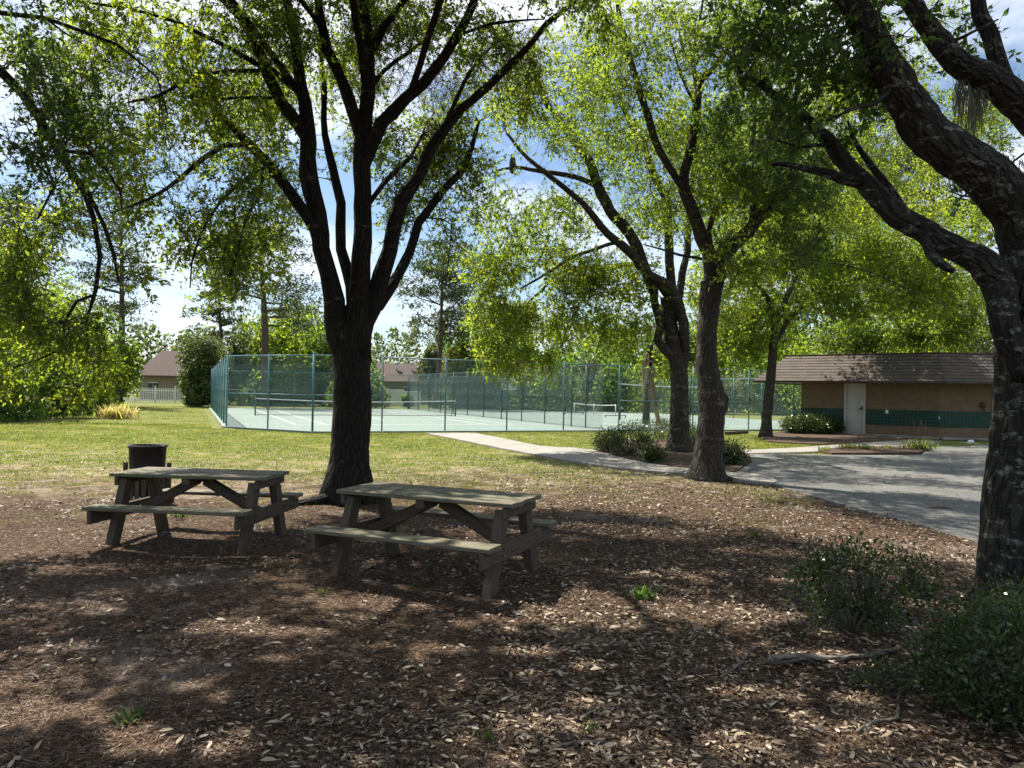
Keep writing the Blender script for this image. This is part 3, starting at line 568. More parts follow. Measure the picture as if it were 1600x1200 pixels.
# ================================================================ far houses and white fences
M['roofbr'] = simple('red brown roof', (.075, .048, .04), (.055, .036, .031), 5, .9); M['stucco'] = simple('tan stucco', (.22, .185, .145), (.18, .15, .12), 2, .9); M['glass'] = simple('dark window', (.02, .025, .03), None, 2, .1)
def house(px0, px1, Y, ze, zt, label, gable=True):
    a = at(px0, 600, Y).x; c = at(px1, 600, Y).x; r = empty('house', ((a+c)/2, Y+4, 0), label=label, cat='house'); w = (c-a)/2
    b = MB(); b.beam((-w+.5, 0, ze/2-.05), (w-.5, 0, ze/2-.05), 8, ze+.1); b.build('wall', M['stucco'], r)
    b = MB(); z = ze
    v = [(-w, -4.6, z), (w, -4.6, z), (w-1.2, 0, zt), (-w+1.2, 0, zt), (-w, 4.6, z), (w, 4.6, z)]
    b.add([Vector(q) for q in v], [(0, 1, 2, 3), (3, 2, 5, 4), (0, 3, 4), (1, 5, 2), (0, 4, 5, 1)]); rf = b.build('roof', M['roofbr'], r)
    b = MB(); b.beam((-w, -4.62, z-.08), (w, -4.62, z-.08), .06, .18); b.build('fascia', M['fascia'], rf)
    for k in range(int(w*2/4)):
        x = -w+2.2+k*4; b = MB(); b.beam((x-.6, -4.03, 1.5), (x+.6, -4.03, 1.5), .06, 1.2); wn = b.build('window', M['glass'], r)
        b = MB(); b.beam((x-.66, -4.05, 2.12), (x+.66, -4.05, 2.12), .08, .08); b.beam((x-.66, -4.05, .88), (x+.66, -4.05, .88), .1, .08); b.beam((x, -4.07, .9), (x, -4.07, 2.1), .03, .04, up=(0, 1, 0)); b.build('frame', M['white'], wn)
    return r, rf, (zt, w)
house(212, 330, 92, 3.0, 6.3, 'far house with brown roof behind the trees at left, above the picket fence')
r, rf, (zt, w) = house(560, 735, 92, 2.8, 5.2, 'far house with a long red-brown roof seen over the tennis court')
for px in (618, 642):
    p = at(px, 566, 93)-r.location; b = MB(); b.tube([(p.x, -1.9, 4.1), (p.x, -1.9, p.z-.1)], [.12, .12], 8); b.tube([(p.x, -1.9, p.z-.15), (p.x, -1.9, p.z+.12)], [.34, .22], 10); b.build('vent', M['white'], rf)
def boards(name, label, A, B, H0, H1, kind, n_post):
    r = empty(name, label=label, cat='fence'); d = (B-A); ln = d.length; d.normalize(); b = MB()
    if kind == 'picket':
        k = int(ln/.16)
        for i in range(k):
            p = A+d*(.16*i+.05); b.beam(p, p+Vector((0, 0, H0)), .08, .03, up=(-d.y, d.x, 0))
        b.build('pickets', M['vinyl'], r); b = MB()
        for z in (.3, H0-.25): b.beam(A+Vector((0, 0, z)), B+Vector((0, 0, z)), .05, .09)
        b.build('rails', M['vinyl'], r)
    for i in range(n_post+1):
        p = A.lerp(B, i/n_post); h = H0+(H1-H0)*i/n_post; c = MB(); c.beam(p, p+Vector((0, 0, h+.15)), .13, .13, up=(-d.y, d.x, 0)); c.beam(p+Vector((0, 0, h+.15)), p+Vector((0, 0, h+.21)), .18, .18, up=(-d.y, d.x, 0)); c.build('post', M['vinyl'], r)
        if kind == 'panel' and i < n_post:
            p2 = A.lerp(B, (i+1)/n_post); c = MB(); hh = h
            kk = 12
            for j in range(kk):
                a = p.lerp(p2, (j+.5)/kk); c.beam(a+Vector((0, 0, .06)), a+Vector((0, 0, hh)), (p2-p).length/kk-.012, .03, up=(-d.y, d.x, 0))
            c.beam(p+Vector((0, 0, hh)), p2+Vector((0, 0, hh)), .06, .1); c.build('panel', M['vinyl'], r)
    return r
A = at(178, 600, 72); A.z = 0; B = at(335, 600, 76); B.z = 0
boards('picket_fence', 'white picket fence below the brown roof at the left edge of the lawn', A, B, 1.5, 1.5, 'picket', 5)
A = at(560, 600, 78); A.z = 0; B = at(656, 600, 72); B.z = 0
boards('privacy_fence', 'solid white board fence stepping down behind the tennis net', A, B, 1.95, 1.45, 'panel', 4)
# ================================================================ near trees
class Tree:
    def __init__(s, label, bark, group='shade trees around the picnic area', cat='tree', name='oak_tree'):
        s.label = label; s.mb = MB(); s.nodes = []; s.nr = []; s.blobs = []; s.bark = bark; s.group = group; s.name = name; s.moss = []; s.base = None; s.tw = 1; s.dens = 1
    def limb(s, P, sides=None, flare=None, rough=.14, world=False, nodes=True, step=.22):
        Q = []
        for p in P:
            if world: Q.append(p)
            else: v = at(p[0], p[1], p[2]); Q.append((v.x, v.y, v.z, max(.006, p[3]*.5/F*p[2])))
        C = catmull(Q, step); r0 = max(c[3] for c in C); pts = [Vector(c[:3]) for c in C]; wob = r0*.5
        if flare is None:
            for i in range(1, len(pts)-1):
                k = noise.noise_vector(pts[i]*1.3)*min(.07, wob) + noise.noise_vector(pts[i]*4)*min(.02, wob*.4); pts[i] = pts[i]+k
        s.mb.tube(pts, [c[3] for c in C], sides or (20 if r0 > .15 else 12 if r0 > .06 else 7), rough=rough if r0 > .03 else 0, flare=flare)
        if nodes:
            for p, c in zip(pts, C):
                if c[3] < .14 and p.z > 2.2: s.nodes.append(tuple(p)); s.nr.append(c[3])
        return pts
    def blob(s, px, py, Y, rx, ry, rz, n, mat, k=26, spread=.22, ll=.075, thr=-.12, world=False, dens=1):
        c = Vector((px, py, Y)) if world else at(px, py, Y)
        if world: n = int(n*1.6); k = int(k*1.3); ll = ll*1.45
        else: n = int(n*1.62*dens*s.dens); k = int(k*1.45); ll = ll*1.03
        s.blobs.append((c, rx, ry, rz, n, mat, k, spread, ll, thr))
    def finish(s):
        base = s.base; root = empty(s.name, base, label=s.label, cat='tree', group=s.group)
        anchors = []; info = []
        for (c, rx, ry, rz, n, mat, k, spread, ll, thr) in s.blobs:
            got = 0; tr = 0
            while got < n and tr < n*12:
                tr += 1; v = rng.normal(size=3); v *= (rng.random()**.4)/np.linalg.norm(v); p = Vector((c.x+v[0]*rx, c.y+v[1]*ry, c.z+v[2]*rz))
                if noise.noise(p*.75+Vector((5, 1, 9))) + .5*noise.noise(p*1.9) < thr: continue
                anchors.append(tuple(p)); info.append((mat, k, spread, ll)); got += 1
        An = np.array(anchors); nodes = np.zeros((len(s.nodes)+len(An)*6, 3)); nr = np.zeros(len(nodes)); m = len(s.nodes)
        nodes[:m] = s.nodes; nr[:m] = s.nr
        dist = np.array([np.min(np.sum((nodes[:m]-a)**2, 1)) for a in An]); order = np.argsort(dist)
        tw = MB(); dirs = np.zeros((len(An), 3)); 
        for i in order:
            a = An[i]; d2 = np.sum((nodes[:m]-a)**2, 1)+np.where(nr[:m] < .007, .12, 0); j = int(np.argmin(d2)); q = nodes[j]; dd = a-q; ln = float(np.linalg.norm(dd))+1e-5
            r0 = min(nr[j]*.7, .007+.007*ln); r0 = max(r0, .0058); seg = max(2, min(5, int(ln/.3)+1)); pts = []
            lift = Vector((0, 0, ln*.14)) if dd[2] < .5*ln else Vector((0, 0, -ln*.08)); jv = Vector(rng.normal(size=3))*ln*.07
            for t in range(seg+1):
                f = t/seg; p = Vector(q)+Vector(dd)*f+(lift+jv)*math.sin(math.pi*f)+(Vector(rng.normal(size=3))*.02 if 0 < t < seg else Vector()); pts.append(p)
            rad = [r0*(1-.62*f/seg) for f in range(seg+1)]; tw.tube(pts, rad, 4 if r0 > .012 else 3, cap=False, smooth=True)
            for p, r in zip(pts[1:], rad[1:]): nodes[m] = p; nr[m] = r; m += 1
            dirs[i] = unit(np.array([pts[-1]-pts[-2]]))[0]
        tmp = s.mb.build('trunk', s.bark, root); tmp.location = -Vector(base)
        b = tw.build('twigs', M['twig'], root); b.location = -Vector(base)
        groups = {}
        for i, inf in enumerate(info): groups.setdefault(inf, []).append(i)
        bym = {}
        tube_c = []
        for (mat, k, spread, ll), idx in groups.items():
            S = 4 if mat != 'leafShade' else 2; kk = max(2, k//S); na = len(idx)
            A = np.repeat(An[idx], S, 0); D = np.repeat(dirs[idx], S, 0); n = len(A)
            sh = unit(D*.55+rng.normal(size=(n, 3))*.75+np.array([[0, 0, -.12]])); sl = spread*(1.0+1.3*rng.random((n, 1)))
            if mat != 'leafShade': tube_c.append((A, A+sh*sl, sl))
            A2 = np.repeat(A, kk, 0); sh2 = np.repeat(sh, kk, 0); sl2 = np.repeat(sl, kk, 0); n2 = len(A2); t_ = .12+.95*rng.random((n2, 1))
            if mat == 'leafShade': A2 = A2+rng.normal(size=(n2, 3))*spread*.6
            side = rng.normal(size=(n2, 3)); C = A2+sh2*sl2*t_+unit(side)*ll*.42; l = ll*.88*(.55+.65*rng.random(n2)); ax = unit(unit(side)*.8+sh2*.7+np.array([[0, 0, -.08]])); wd = l*(.38+.2*rng.random(n2))
            tone = np.repeat(rng.random(na)*.5, S*kk)+rng.random(n2)*.5
            bym.setdefault(mat, []).append((C, ax, l, wd, tone))
        if tube_c:
            a_ = np.concatenate([q[0] for q in tube_c]); b_ = np.concatenate([q[1] for q in tube_c]); d_ = unit(b_-a_); s_ = unit(np.cross(d_, rng.normal(size=d_.shape))); t2 = np.cross(d_, s_); rw = .0038*max(1, s.tw)
            V = np.stack([a_+s_*rw, a_-s_*rw*.5+t2*rw*.87, a_-s_*rw*.5-t2*rw*.87, b_+s_*rw*.4, b_-s_*rw*.2+t2*rw*.35, b_-s_*rw*.2-t2*rw*.35], 1).reshape(-1, 3); q = (np.arange(len(a_))*6)[:, None]
            Fq = np.concatenate([q+np.array([[0, 1, 4, 3]]), q+np.array([[1, 2, 5, 4]]), q+np.array([[2, 0, 3, 5]])]); o = npmesh('shoots', V, Fq, M['twig'], parent=root); o.location = -Vector(base)
        for mat, parts in bym.items():
            C, ax, l, wd, tone = [np.concatenate([p[q] for p in parts]) for q in range(5)]
            keep = ~in_gap(C) & (C[:, 2] > .25); o = leaves('crown', C[keep], ax[keep], l[keep], wd[keep], M[mat], root, tone[keep]); o.location = -Vector(base)
        s.count = sum(len(p[0]) for ps in bym.values() for p in ps)
        if s.moss:
            b = MB()
            for (px, py, Y, ln, n) in s.moss:
                for k in range(n):
                    p = at(px+random.uniform(-9, 9), py+random.uniform(-5, 5), Y+random.uniform(-.1, .1)); l = ln*random.uniform(.3, 1); pts = [p]
                    for q in range(5): pts.append(pts[-1]+Vector((random.uniform(-.02, .02), random.uniform(-.02, .02), -l/5)))
                    b.tube(pts, [.002, .0035, .004, .0035, .0025, .001], 3, cap=False)
            o = b.build('hanging_moss', M['moss'], root, kind='stuff'); o.location = -Vector(base)
        return root
def flarefn(k, h, lobes, ph=0):
    def f(Ls, an):
        e = max(0, 1-Ls/h)**2.2; return 1+k*e*(.55+.45*math.cos(lobes*an+ph)+.25*math.cos((lobes+2)*an+ph*2))
    return f

# ---- T1: big multi-stemmed tree behind the picnic tables
T = Tree('big dark tree with many spreading stems behind the two picnic tables', M['bark1']); y = 11.5
T.dens = .85; T.base = G(541, 783); T.base.z = -.05; bY = T.base.y
T.limb([(543, 790, bY, 64), (545, 760, bY, 62), (547, 700, bY, 59), (550, 640, bY, 58), (550, 590, bY, 57), (548, 550, bY, 56), (548, 520, bY, 48), (550, 490, bY, 32), (553, 470, bY, 16)], sides=30, flare=flarefn(.6, 1.1, 5, 1), rough=.10, nodes=False, step=.1)
y = bY
T.limb([(545, 600, y, 30), (534, 545, y-.05, 36), (526, 500, y-.08, 34), (520, 470, y-.1, 32), (511, 430, y-.15, 27), (501, 387, y-.2, 27), (490, 300, y-.3, 28), (482, 200, y-.4, 24), (472, 133, y-.5, 18), (460, 67, y-.6, 16), (447, 0, y-.7, 14), (435, -80, y-.8, 11), (420, -170, y-1, 7)])
T.limb([(556, 560, y-.02, 46), (560, 470, y-.06, 36), (561, 400, y-.1, 30), (567, 300, y-.1, 27), (567, 233, y-.1, 26), (573, 150, y-.1, 22), (577, 67, y-.1, 20), (567, 0, y-.1, 16), (560, -90, y-.2, 13), (552, -200, y-.3, 8)])
T.limb([(560, 590, y+.02, 30), (563, 540, y+.02, 32), (572, 505, y+.03, 30), (586, 470, y+.03, 29), (596, 430, y+.02, 27), (605, 392, y, 24), (612, 358, y, 23), (623, 317, y, 24), (653, 273, y, 20), (677, 227, y, 17), (700, 193, y-.1, 16), (720, 170, y-.2, 14), (757, 140, y-.3, 13), (804, 96, y-.4, 11), (854, 37, y-.6, 9), (896, 0, y-.7, 7), (950, -50, y-.9, 4)])
T.limb([(590, 480, y+.1, 18), (606, 456, y+.25, 18), (625, 432, y+.4, 16), (640, 395, y+.6, 15), (653, 350, y+.8, 14), (670, 327, y+.9, 13), (693, 293, y+1.1, 12), (727, 263, y+1.3, 10), (737, 233, y+1.4, 8), (748, 190, y+1.5, 5)])
T.limb([(552, 470, y+.12, 22), (540, 425, y+.2, 18), (533, 388, y+.3, 17), (533, 355, y+.4, 16), (535, 320, y+.5, 15), (527, 283, y+.6, 14), (513, 233, y+.7, 12), (507, 187, y+.8, 10), (507, 150, y+.9, 9), (503, 100, y+1, 7), (490, 30, y+1.1, 4)])
T.limb([(486, 250, y-.35, 10), (481, 220, y-.4, 17), (470, 198, y-.45, 20), (440, 160, y-.6, 19), (420, 117, y-.8, 18), (400, 67, y-.9, 16), (380, 33, y-1, 15), (350, 0, y-1.2, 12), (300, -50, y-1.5, 8)])
T.limb([(476, 150, y-.5, 10), (455, 135, y-.5, 10), (430, 112, y-.6, 9), (400, 100, y-.8, 9), (367, 80, y-1, 8), (333, 62, y-1.3, 7), (300, 47, y-1.5, 7), (283, 37, y-1.6, 6), (200, 13, y-1.9, 5), (110, 0, y-2.2, 4)])
T.limb([(496, 390, y-.25, 10), (491, 358, y-.3, 17), (480, 336, y-.35, 20), (450, 290, y-.5, 18), (417, 253, y-.7, 17), (383, 220, y-.9, 14), (353, 190, y-1.1, 11), (320, 160, y-1.3, 8), (290, 145, y-1.5, 5)])
T.limb([(392, 226, y-.9, 8), (377, 227, y-.9, 8), (350, 227, y-1.0, 8), (320, 247, y-1.2, 8), (283, 277, y-1.5, 7), (233, 310, y-1.8, 5), (173, 333, y-2.1, 3)])
T.limb([(423, 257, y-.7, 6), (383, 280, y-1.0, 6), (343, 317, y-1.3, 5), (317, 360, y-1.5, 4), (300, 410, y-1.7, 3), (297, 450, y-1.8, 2)])
T.limb([(410, 262, y-.7, 5), (408, 300, y-1.0, 5), (385, 340, y-1.2, 5), (375, 380, y-1.3, 4), (360, 430, y-1.4, 3)])
T.limb([(425, 153, y-.75, 5), (367, 153, y-1.1, 5), (320, 157, y-1.4, 5), (280, 150, y-1.7, 3)])
T.limb([(405, 111, y-.9, 7), (350, 112, y-1.2, 6), (300, 122, y-1.5, 6), (250, 150, y-1.7, 5), (200, 160, y-2, 3)])
T.limb([(567, 250, y-.1, 10), (564, 215, y-.1, 17), (553, 180, y-.15, 19), (533, 127, y-.3, 18), (513, 80, y-.5, 17), (500, 33, y-.7, 14), (497, 0, y-.8, 12), (480, -90, y-1.1, 7)])
T.limb([(500, 40, y-.7, 9), (490, 27, y-.7, 9), (470, 0, y-.9, 8), (440, -50, y-1.1, 5)])
T.limb([(576, 90, y-.1, 14), (583, 77, y-.15, 13), (600, 43, y-.3, 12), (633, 0, y-.5, 10), (680, -70, y-.8, 6)])
T.limb([(575, 60, y-.1, 12), (563, 33, y, 11), (553, 0, y+.1, 9), (540, -60, y+.3, 6)])
T.limb([(566, 300, y-.1, 10), (570, 262, y-.1, 18), (583, 230, y-.15, 22), (600, 193, y-.2, 21), (633, 157, y-.4, 19), (660, 133, y-.5, 18), (693, 93, y-.7, 16), (717, 50, y-.8, 15), (743, 0, y-1, 12), (790, -70, y-1.3, 8)])
T.limb([(722, 53, y-.8, 5), (767, 37, y-1, 5), (800, 33, y-1.2, 4), (850, 30, y-1.5, 2)])
T.limb([(690, 205, y-.1, 7), (715, 150, y, 7), (735, 110, y+.2, 6), (770, 70, y+.4, 5), (810, 50, y+.6, 3)])
T.limb([(665, 340, y+.85, 3), (690, 342, y+.7, 2.4), (706, 350, y+.6, 2), (703, 385, y+.6, 2), (699, 430, y+.6, 1.2)])
T.limb([(575, 320, y+.2, 9), (600, 285, y+.5, 8), (617, 267, y+.7, 8), (643, 243, y+1, 6), (660, 210, y+1.2, 4)])
T.limb([(582, 135, y+.1, 8), (600, 110, y+.4, 7), (640, 80, y+.7, 6), (690, 40, y+1, 4)])
# unseen limbs added towards the viewer, to carry the shade canopy
wx = T.base.x
sA = at(573, 150, bY-.1); sB = at(476, 155, bY-.45); sC = at(640, 152, bY-.42)
T.limb([(*sA, .055), (wx+.2, bY-2, 7.4, .05), (wx-.2, bY-4, 8.0, .04), (wx+.3, bY-6.5, 8.2, .03)], world=True)
T.limb([(*sB, .05), (wx-1.8, bY-2.4, 7.4, .045), (wx-2.6, bY-4.5, 7.8, .035), (wx-2.6, bY-6.5, 7.8, .03)], world=True)
T.limb([(*sC, .05), (wx+1.8, bY-2.0, 7.5, .045), (wx+2.8, bY-4.0, 7.9, .035), (wx+3.3, bY-5.5, 7.9, .03)], world=True)
T.mb.tube([T.base+Vector((-.1, -.1, .12)), T.base+Vector((-.55, -.35, .05)), T.base+Vector((-1.1, -.75, .0)), T.base+Vector((-1.5, -.9, -.08))], [.12, .08, .05, .02], 8, rough=.2)
for a in [(330, 60, 10.2, 1.5, 1.2, .8, 130), (200, 120, 9.6, 1.3, 1.0, .8, 110), (430, 40, 11, 1.2, 1.2, .8, 100), (540, 60, 12, 1.3, 1.3, .8, 110), (650, 60, 11.8, 1.3, 1.3, .8, 110),
          (760, 60, 11.2, 1.2, 1.2, .7, 100), (860, 40, 10.8, 1.0, 1.0, .6, 80), (300, 200, 10, 1.2, 1.0, .8, 110), (220, 260, 9.4, .9, .9, .6, 60), (420, 180, 12.4, 1.3, .8, .9, 90),
          (360, 320, 10.2, .8, .8, .8, 65), (330, 420, 10, .5, .5, .6, 40), (640, 190, 12.6, 1.2, .9, .9, 90), (720, 200, 12.4, 1.0, .9, .8, 90), (690, 300, 12.6, .8, .7, .7, 50), (450, 280, 12, .7, .6, .7, 35),
          (520, 170, 12.8, 1.2, .7, 1.0, 80), (610, 320, 12.4, .5, .5, .5, 22), (100, 60, 9.2, 1.0, 1.0, .7, 70), (780, 150, 11.8, .8, .8, .6, 50), (400, 410, 10.6, .5, .5, .5, 26), (700, 390, 12.3, .3, .3, .4, 12), (660, 250, 12.8, .9, .7, .8, 45), (570, 90, 12.6, 1.4, .9, .9, 70), (270, 340, 9.8, .6, .6, .5, 28)]:
    T.blob(*a[:7], 'leafA' if random.random() < .6 else 'leafB', k=30, spread=.23, ll=.078)
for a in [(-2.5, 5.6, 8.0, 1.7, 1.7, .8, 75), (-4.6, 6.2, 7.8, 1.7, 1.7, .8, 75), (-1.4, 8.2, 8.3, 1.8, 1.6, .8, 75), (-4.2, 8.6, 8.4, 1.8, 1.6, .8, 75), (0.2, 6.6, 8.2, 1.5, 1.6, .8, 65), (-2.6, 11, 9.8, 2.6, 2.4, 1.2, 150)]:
    T.blob(*a[:7], 'leafShade', k=34, spread=.34, ll=.12, world=True, thr=-.02)  # unseen canopy above the tables, added to shade the foreground
T.moss = [(313, 55, 10, .45, 14), (620, 255, y, .3, 8)]
T.finish(); print('T1', T.count)

# ---- T0: tree standing off to the left, its limb sweeping into the picture
T = Tree('tree at the left edge whose long limb droops over the lawn, trunk out of view', M['bark1']); T.dens = .78; T.base = Vector((-8.2, 5.6, -.05))
T.limb([(-8.2, 5.6, -.1, .30), (-8.1, 5.7, 1.5, .25), (-8.0, 5.8, 3.2, .23), (-7.9, 5.9, 4.4, .2), (-8.0, 6.0, 6, .15), (-8.3, 6.3, 8.0, .07)], world=True, flare=flarefn(.6, 1, 5), nodes=False)
p0 = at(0, 113, 7.3)
T.limb([(-7.9, 5.9, 4.2, .14), (-6.9, 6.4, 5.1, .10), (-5.9, 6.9, 5.15, .075), (p0.x, p0.y, p0.z, .05)], world=True)
T.limb([(-30, 80, 7.2, 17), (0, 113, 7.3, 16), (33, 147, 7.4, 15), (60, 187, 7.5, 14), (83, 227, 7.6, 13), (113, 270, 7.7, 11), (133, 300, 7.8, 10), (147, 340, 7.9, 8), (157, 400, 8, 7), (150, 450, 8.05, 6), (135, 500, 8.1, 4), (138, 545, 8.1, 3)])
T.limb([(113, 268, 7.7, 8), (140, 305, 7.6, 7), (162, 350, 7.6, 6), (178, 400, 7.6, 6), (185, 440, 7.6, 3)])
T.limb([(150, 460, 8, 5), (120, 470, 7.9, 5), (100, 505, 7.8, 5), (98, 545, 7.7, 4), (60, 562, 7.6, 3), (20, 575, 7.5, 2)])
T.limb([(60, 190, 7.5, 6), (70, 250, 7.3, 5), (85, 290, 7.2, 4), (60, 340, 7.1, 3)])
T.limb([(90, 235, 7.6, 6), (140, 240, 7.7, 6), (165, 265, 7.8, 5), (188, 300, 7.9, 4), (190, 330, 7.9, 2)])
T.limb([(-7.9, 5.9, 5.0, .10), (-6.5, 6.8, 5.9, .07), (at(0, 20, 8)[0], 8, at(0, 20, 8)[2], .03)], world=True)
T.limb([(0, 20, 8, 8), (70, 27, 8.1, 7), (133, 50, 8.2, 6), (183, 70, 8.3, 5), (210, 90, 8.4, 4), (245, 120, 8.5, 3), (262, 180, 8.6, 2)])
T.limb([(70, 28, 8.1, 4), (100, 50, 8.2, 3), (128, 68, 8.2, 2)])
for a in [(40, 60, 7.4, .6, .6, .5, 45), (10, 160, 7, .5, .5, .6, 45), (120, 150, 7.8, .5, .5, .45, 36), (110, 210, 7.5, .5, .5, .45, 42), (30, 240, 7.2, .55, .5, .5, 48), (150, 290, 7.8, .45, .45, .4, 28), (170, 210, 8, .5, .5, .4, 25)]:
    T.blob(*a, 'leafC' if a[0] < 140 else 'leafA', dens=.62, k=24, spread=.17, ll=.07, thr=-.1)
for a in [(120, 360, 7.9, .5, .5, .45, 32), (60, 430, 7.8, .6, .5, .5, 44), (150, 440, 8.1, .4, .4, .4, 22), (80, 520, 7.8, .55, .5, .4, 46), (20, 500, 7.6, .5, .5, .5, 40), (120, 570, 8, .45, .4, .25, 24), (40, 590, 7.7, .5, .4, .22, 22), (85, 602, 7.8, .28, .3, .16, 9), (210, 400, 7.8, .28, .3, .3, 10), (0, 380, 7.5, .5, .5, .5, 30), (190, 350, 8, .3, .3, .3, 9)]:
    T.blob(*a, 'leafB', k=24, spread=.17, ll=.07, thr=-.15)
for a in [(-7.2, 5.2, 7.0, 1.7, 1.7, 1.0, 90), (-6.2, 3.4, 7.2, 1.5, 1.5, .8, 60), (-8.5, 8, 7.6, 2, 2, 1, 70), (-5.6, 7.6, 8.6, 1.4, 1.4, .7, 40)]: T.blob(*a, 'leafShade', k=32, spread=.34, ll=.12, world=True, thr=-.05)  # unseen overhead leaves, added to shade the ground at left
T.finish(); print('T0', T.count)

# ---- T2: forked grey tree
T = Tree('forked grey tree with a knob on its trunk beside the footpath', M['bark2']); T.base = G(1106, 747); T.base.z = -.05; y = T.base.y
T.limb([(1106, 752, y, 42), (1106, 735, y, 42), (1107, 700, y, 43), (1110, 660, y, 41), (1112, 625, y, 41), (1108, 595, y, 36), (1104, 560, y, 33), (1104, 520, y, 32), (1108, 480, y, 32), (1112, 442, y, 34)], sides=24, flare=flarefn(.62, .8, 4, 2), rough=.13, nodes=False, step=.1)
T.mb.tube([at(1120, 655, y), at(1128, 636, y-.05), at(1133, 622, y), at(1124, 606, y)], [.10, .12, .09, .04], 10, rough=.2)
T.limb([(1110, 455, y, 26), (1110, 417, y, 23), (1100, 375, y-.1, 21), (1079, 317, y-.2, 19), (1071, 283, y-.3, 16), (1079, 233, y-.3, 14), (1092, 167, y-.3, 13), (1096, 125, y-.3, 11), (1112, 112, y-.3, 9), (1137, 75, y-.3, 8), (1154, 17, y-.4, 6), (1165, -50, y-.5, 4)])
T.limb([(1072, 300, y-.3, 12), (1050, 267, y-.4, 12), (1025, 221, y-.6, 12), (1008, 167, y-.8, 11), (992, 117, y-.9, 10), (975, 54, y-1.1, 9), (967, 8, y-1.3, 7), (955, -60, y-1.5, 4)])
T.limb([(1092, 170, y-.3, 8), (1088, 130, y-.2, 8), (1083, 96, y-.1, 7), (1090, 50, y, 5), (1098, 0, y+.1, 4), (1100, -50, y+.2, 3)])
T.limb([(1090, 100, y-.1, 5), (1070, 85, y, 4), (1062, 50, y+.1, 3)]); T.limb([(1085, 160, y-.3, 5), (1065, 120, y-.2, 4), (1045, 50, y-.2, 3)])
T.limb([(1113, 470, y, 26), (1117, 440, y, 25), (1133, 400, y-.1, 24), (1150, 378, y-.2, 22), (1167, 362, y-.3, 21), (1192, 333, y-.5, 19), (1221, 308, y-.8, 17), (1240, 270, y-1, 13), (1235, 210, y-1.2, 10), (1245, 130, y-1.5, 8), (1250, 40, y-1.8, 5)])
T.limb([(1175, 355, y-.3, 11), (1178, 325, y-.2, 11), (1183, 292, y-.1, 10), (1172, 250, y, 8), (1180, 180, y+.1, 6), (1185, 100, y+.2, 4)])
T.limb([(1113, 400, y, 11), (1111, 383, y+.1, 10), (1108, 362, y+.2, 9), (1112, 340, y+.2, 9), (1121, 317, y+.25, 8)], nodes=False); T.limb([(1120, 415, y, 10), (1128, 385, y+.1, 9), (1142, 362, y+.2, 8)], nodes=False)
T.limb([(1100, 405, y, 5), (1060, 398, y-.3, 4), (1030, 388, y-.5, 3), (1005, 382, y-.6, 2)])
T.mb.tube([T.base+Vector((.1, 0, .1)), T.base+Vector((.5, -.25, .03)), T.base+Vector((1.0, -.5, -.05))], [.09, .06, .02], 8, rough=.2)
for a in [(1000, 80, 14.2, 1.3, 1.3, .9, 90, 'leafA'), (1110, 60, 15, 1.3, 1.3, .9, 70, 'leafB'), (1200, 80, 13.6, 1.2, 1.3, .9, 100, 'leafA'), (960, 180, 15, 1.2, 1, .9, 60, 'leafA'), (1060, 200, 15.6, 1.1, 1, .9, 60, 'leafA'),
          (1180, 200, 14.6, 1.1, 1, .9, 90, 'leafC'), (1230, 290, 14, 1.0, 1, .8, 90, 'leafC'), (1180, 390, 14.6, .9, .9, .6, 50, 'leafA'), (1040, 310, 15.6, .9, .8, .7, 45, 'leafA'), (1140, 300, 15.2, .8, .8, .7, 40, 'leafB'), (1250, 380, 14, .6, .6, .5, 25, 'leafC'), (1330, 230, 17, 1.6, 1.5, .9, 75, 'leafA'), (1420, 200, 18, 1.5, 1.5, .9, 60, 'leafB'), (1500, 150, 17.5, 1.3, 1.4, .9, 50, 'leafA'), (1400, 60, 17, 1.8, 1.8, .9, 60, 'leafA'), (1270, 120, 16, 1.5, 1.4, .9, 60, 'leafA'), (1080, -60, 15, 2.5, 2.2, .9, 120, 'leafA')]:  # some right-hand blobs added to dapple the parking lot
    T.blob(*a, k=26, spread=.26, ll=.09)
T.finish(); print('T2', T.count)

# ---- T3: leaning tree in the mulch bed
T = Tree('leaning grey tree with slender stems growing in the mulch bed among the shrubs', M['bark2']); T.tw = 1.6; T.base = G(1062, 706); T.base.z = -.05; y = T.base.y
T.limb([(1062, 710, y, 34), (1061, 690, y, 32), (1061, 650, y, 30), (1062, 610, y, 27), (1060, 570, y, 27), (1052, 540, y, 26), (1045, 500, y, 25), (1044, 465, y, 24)], sides=20, flare=flarefn(.6, .9, 4), nodes=False, step=.15)
T.limb([(1060, 580, y, 18), (1050, 558, y-.1, 16), (1036, 545, y-.2, 14), (1028, 532, y-.2, 13), (1032, 510, y-.2, 12), (1022, 480, y-.2, 12), (1017, 445, y-.2, 16), (983, 362, y-.4, 18), (954, 329, y-.5, 17), (933, 292, y-.6, 16), (925, 258, y-.7, 14), (896, 217, y-.8, 13), (875, 187, y-.9, 11), (850, 154, y-1, 9), (833, 104, y-1.1, 6), (825, 60, y-1.2, 4)])
T.limb([(1062, 600, y-.05, 10), (1070, 548, y-.1, 14), (1068, 505, y-.3, 15), (1047, 452, y-.5, 15), (1017, 429, y-.7, 14), (983, 396, y-.9, 14), (950, 367, y-1.1, 12), (929, 342, y-1.3, 11), (904, 312, y-1.5, 9), (862, 279, y-1.8, 8), (825, 246, y-2, 6), (792, 208, y-2.2, 4)])
T.limb([(1062, 560, y, 18), (1070, 520, y, 16), (1060, 480, y, 15), (1050, 458, y, 14), (1046, 396, y, 14), (1044, 342, y, 13), (1037, 308, y, 12), (1021, 271, y, 12), (1004, 225, y, 10), (975, 175, y, 8), (965, 120, y, 5)])
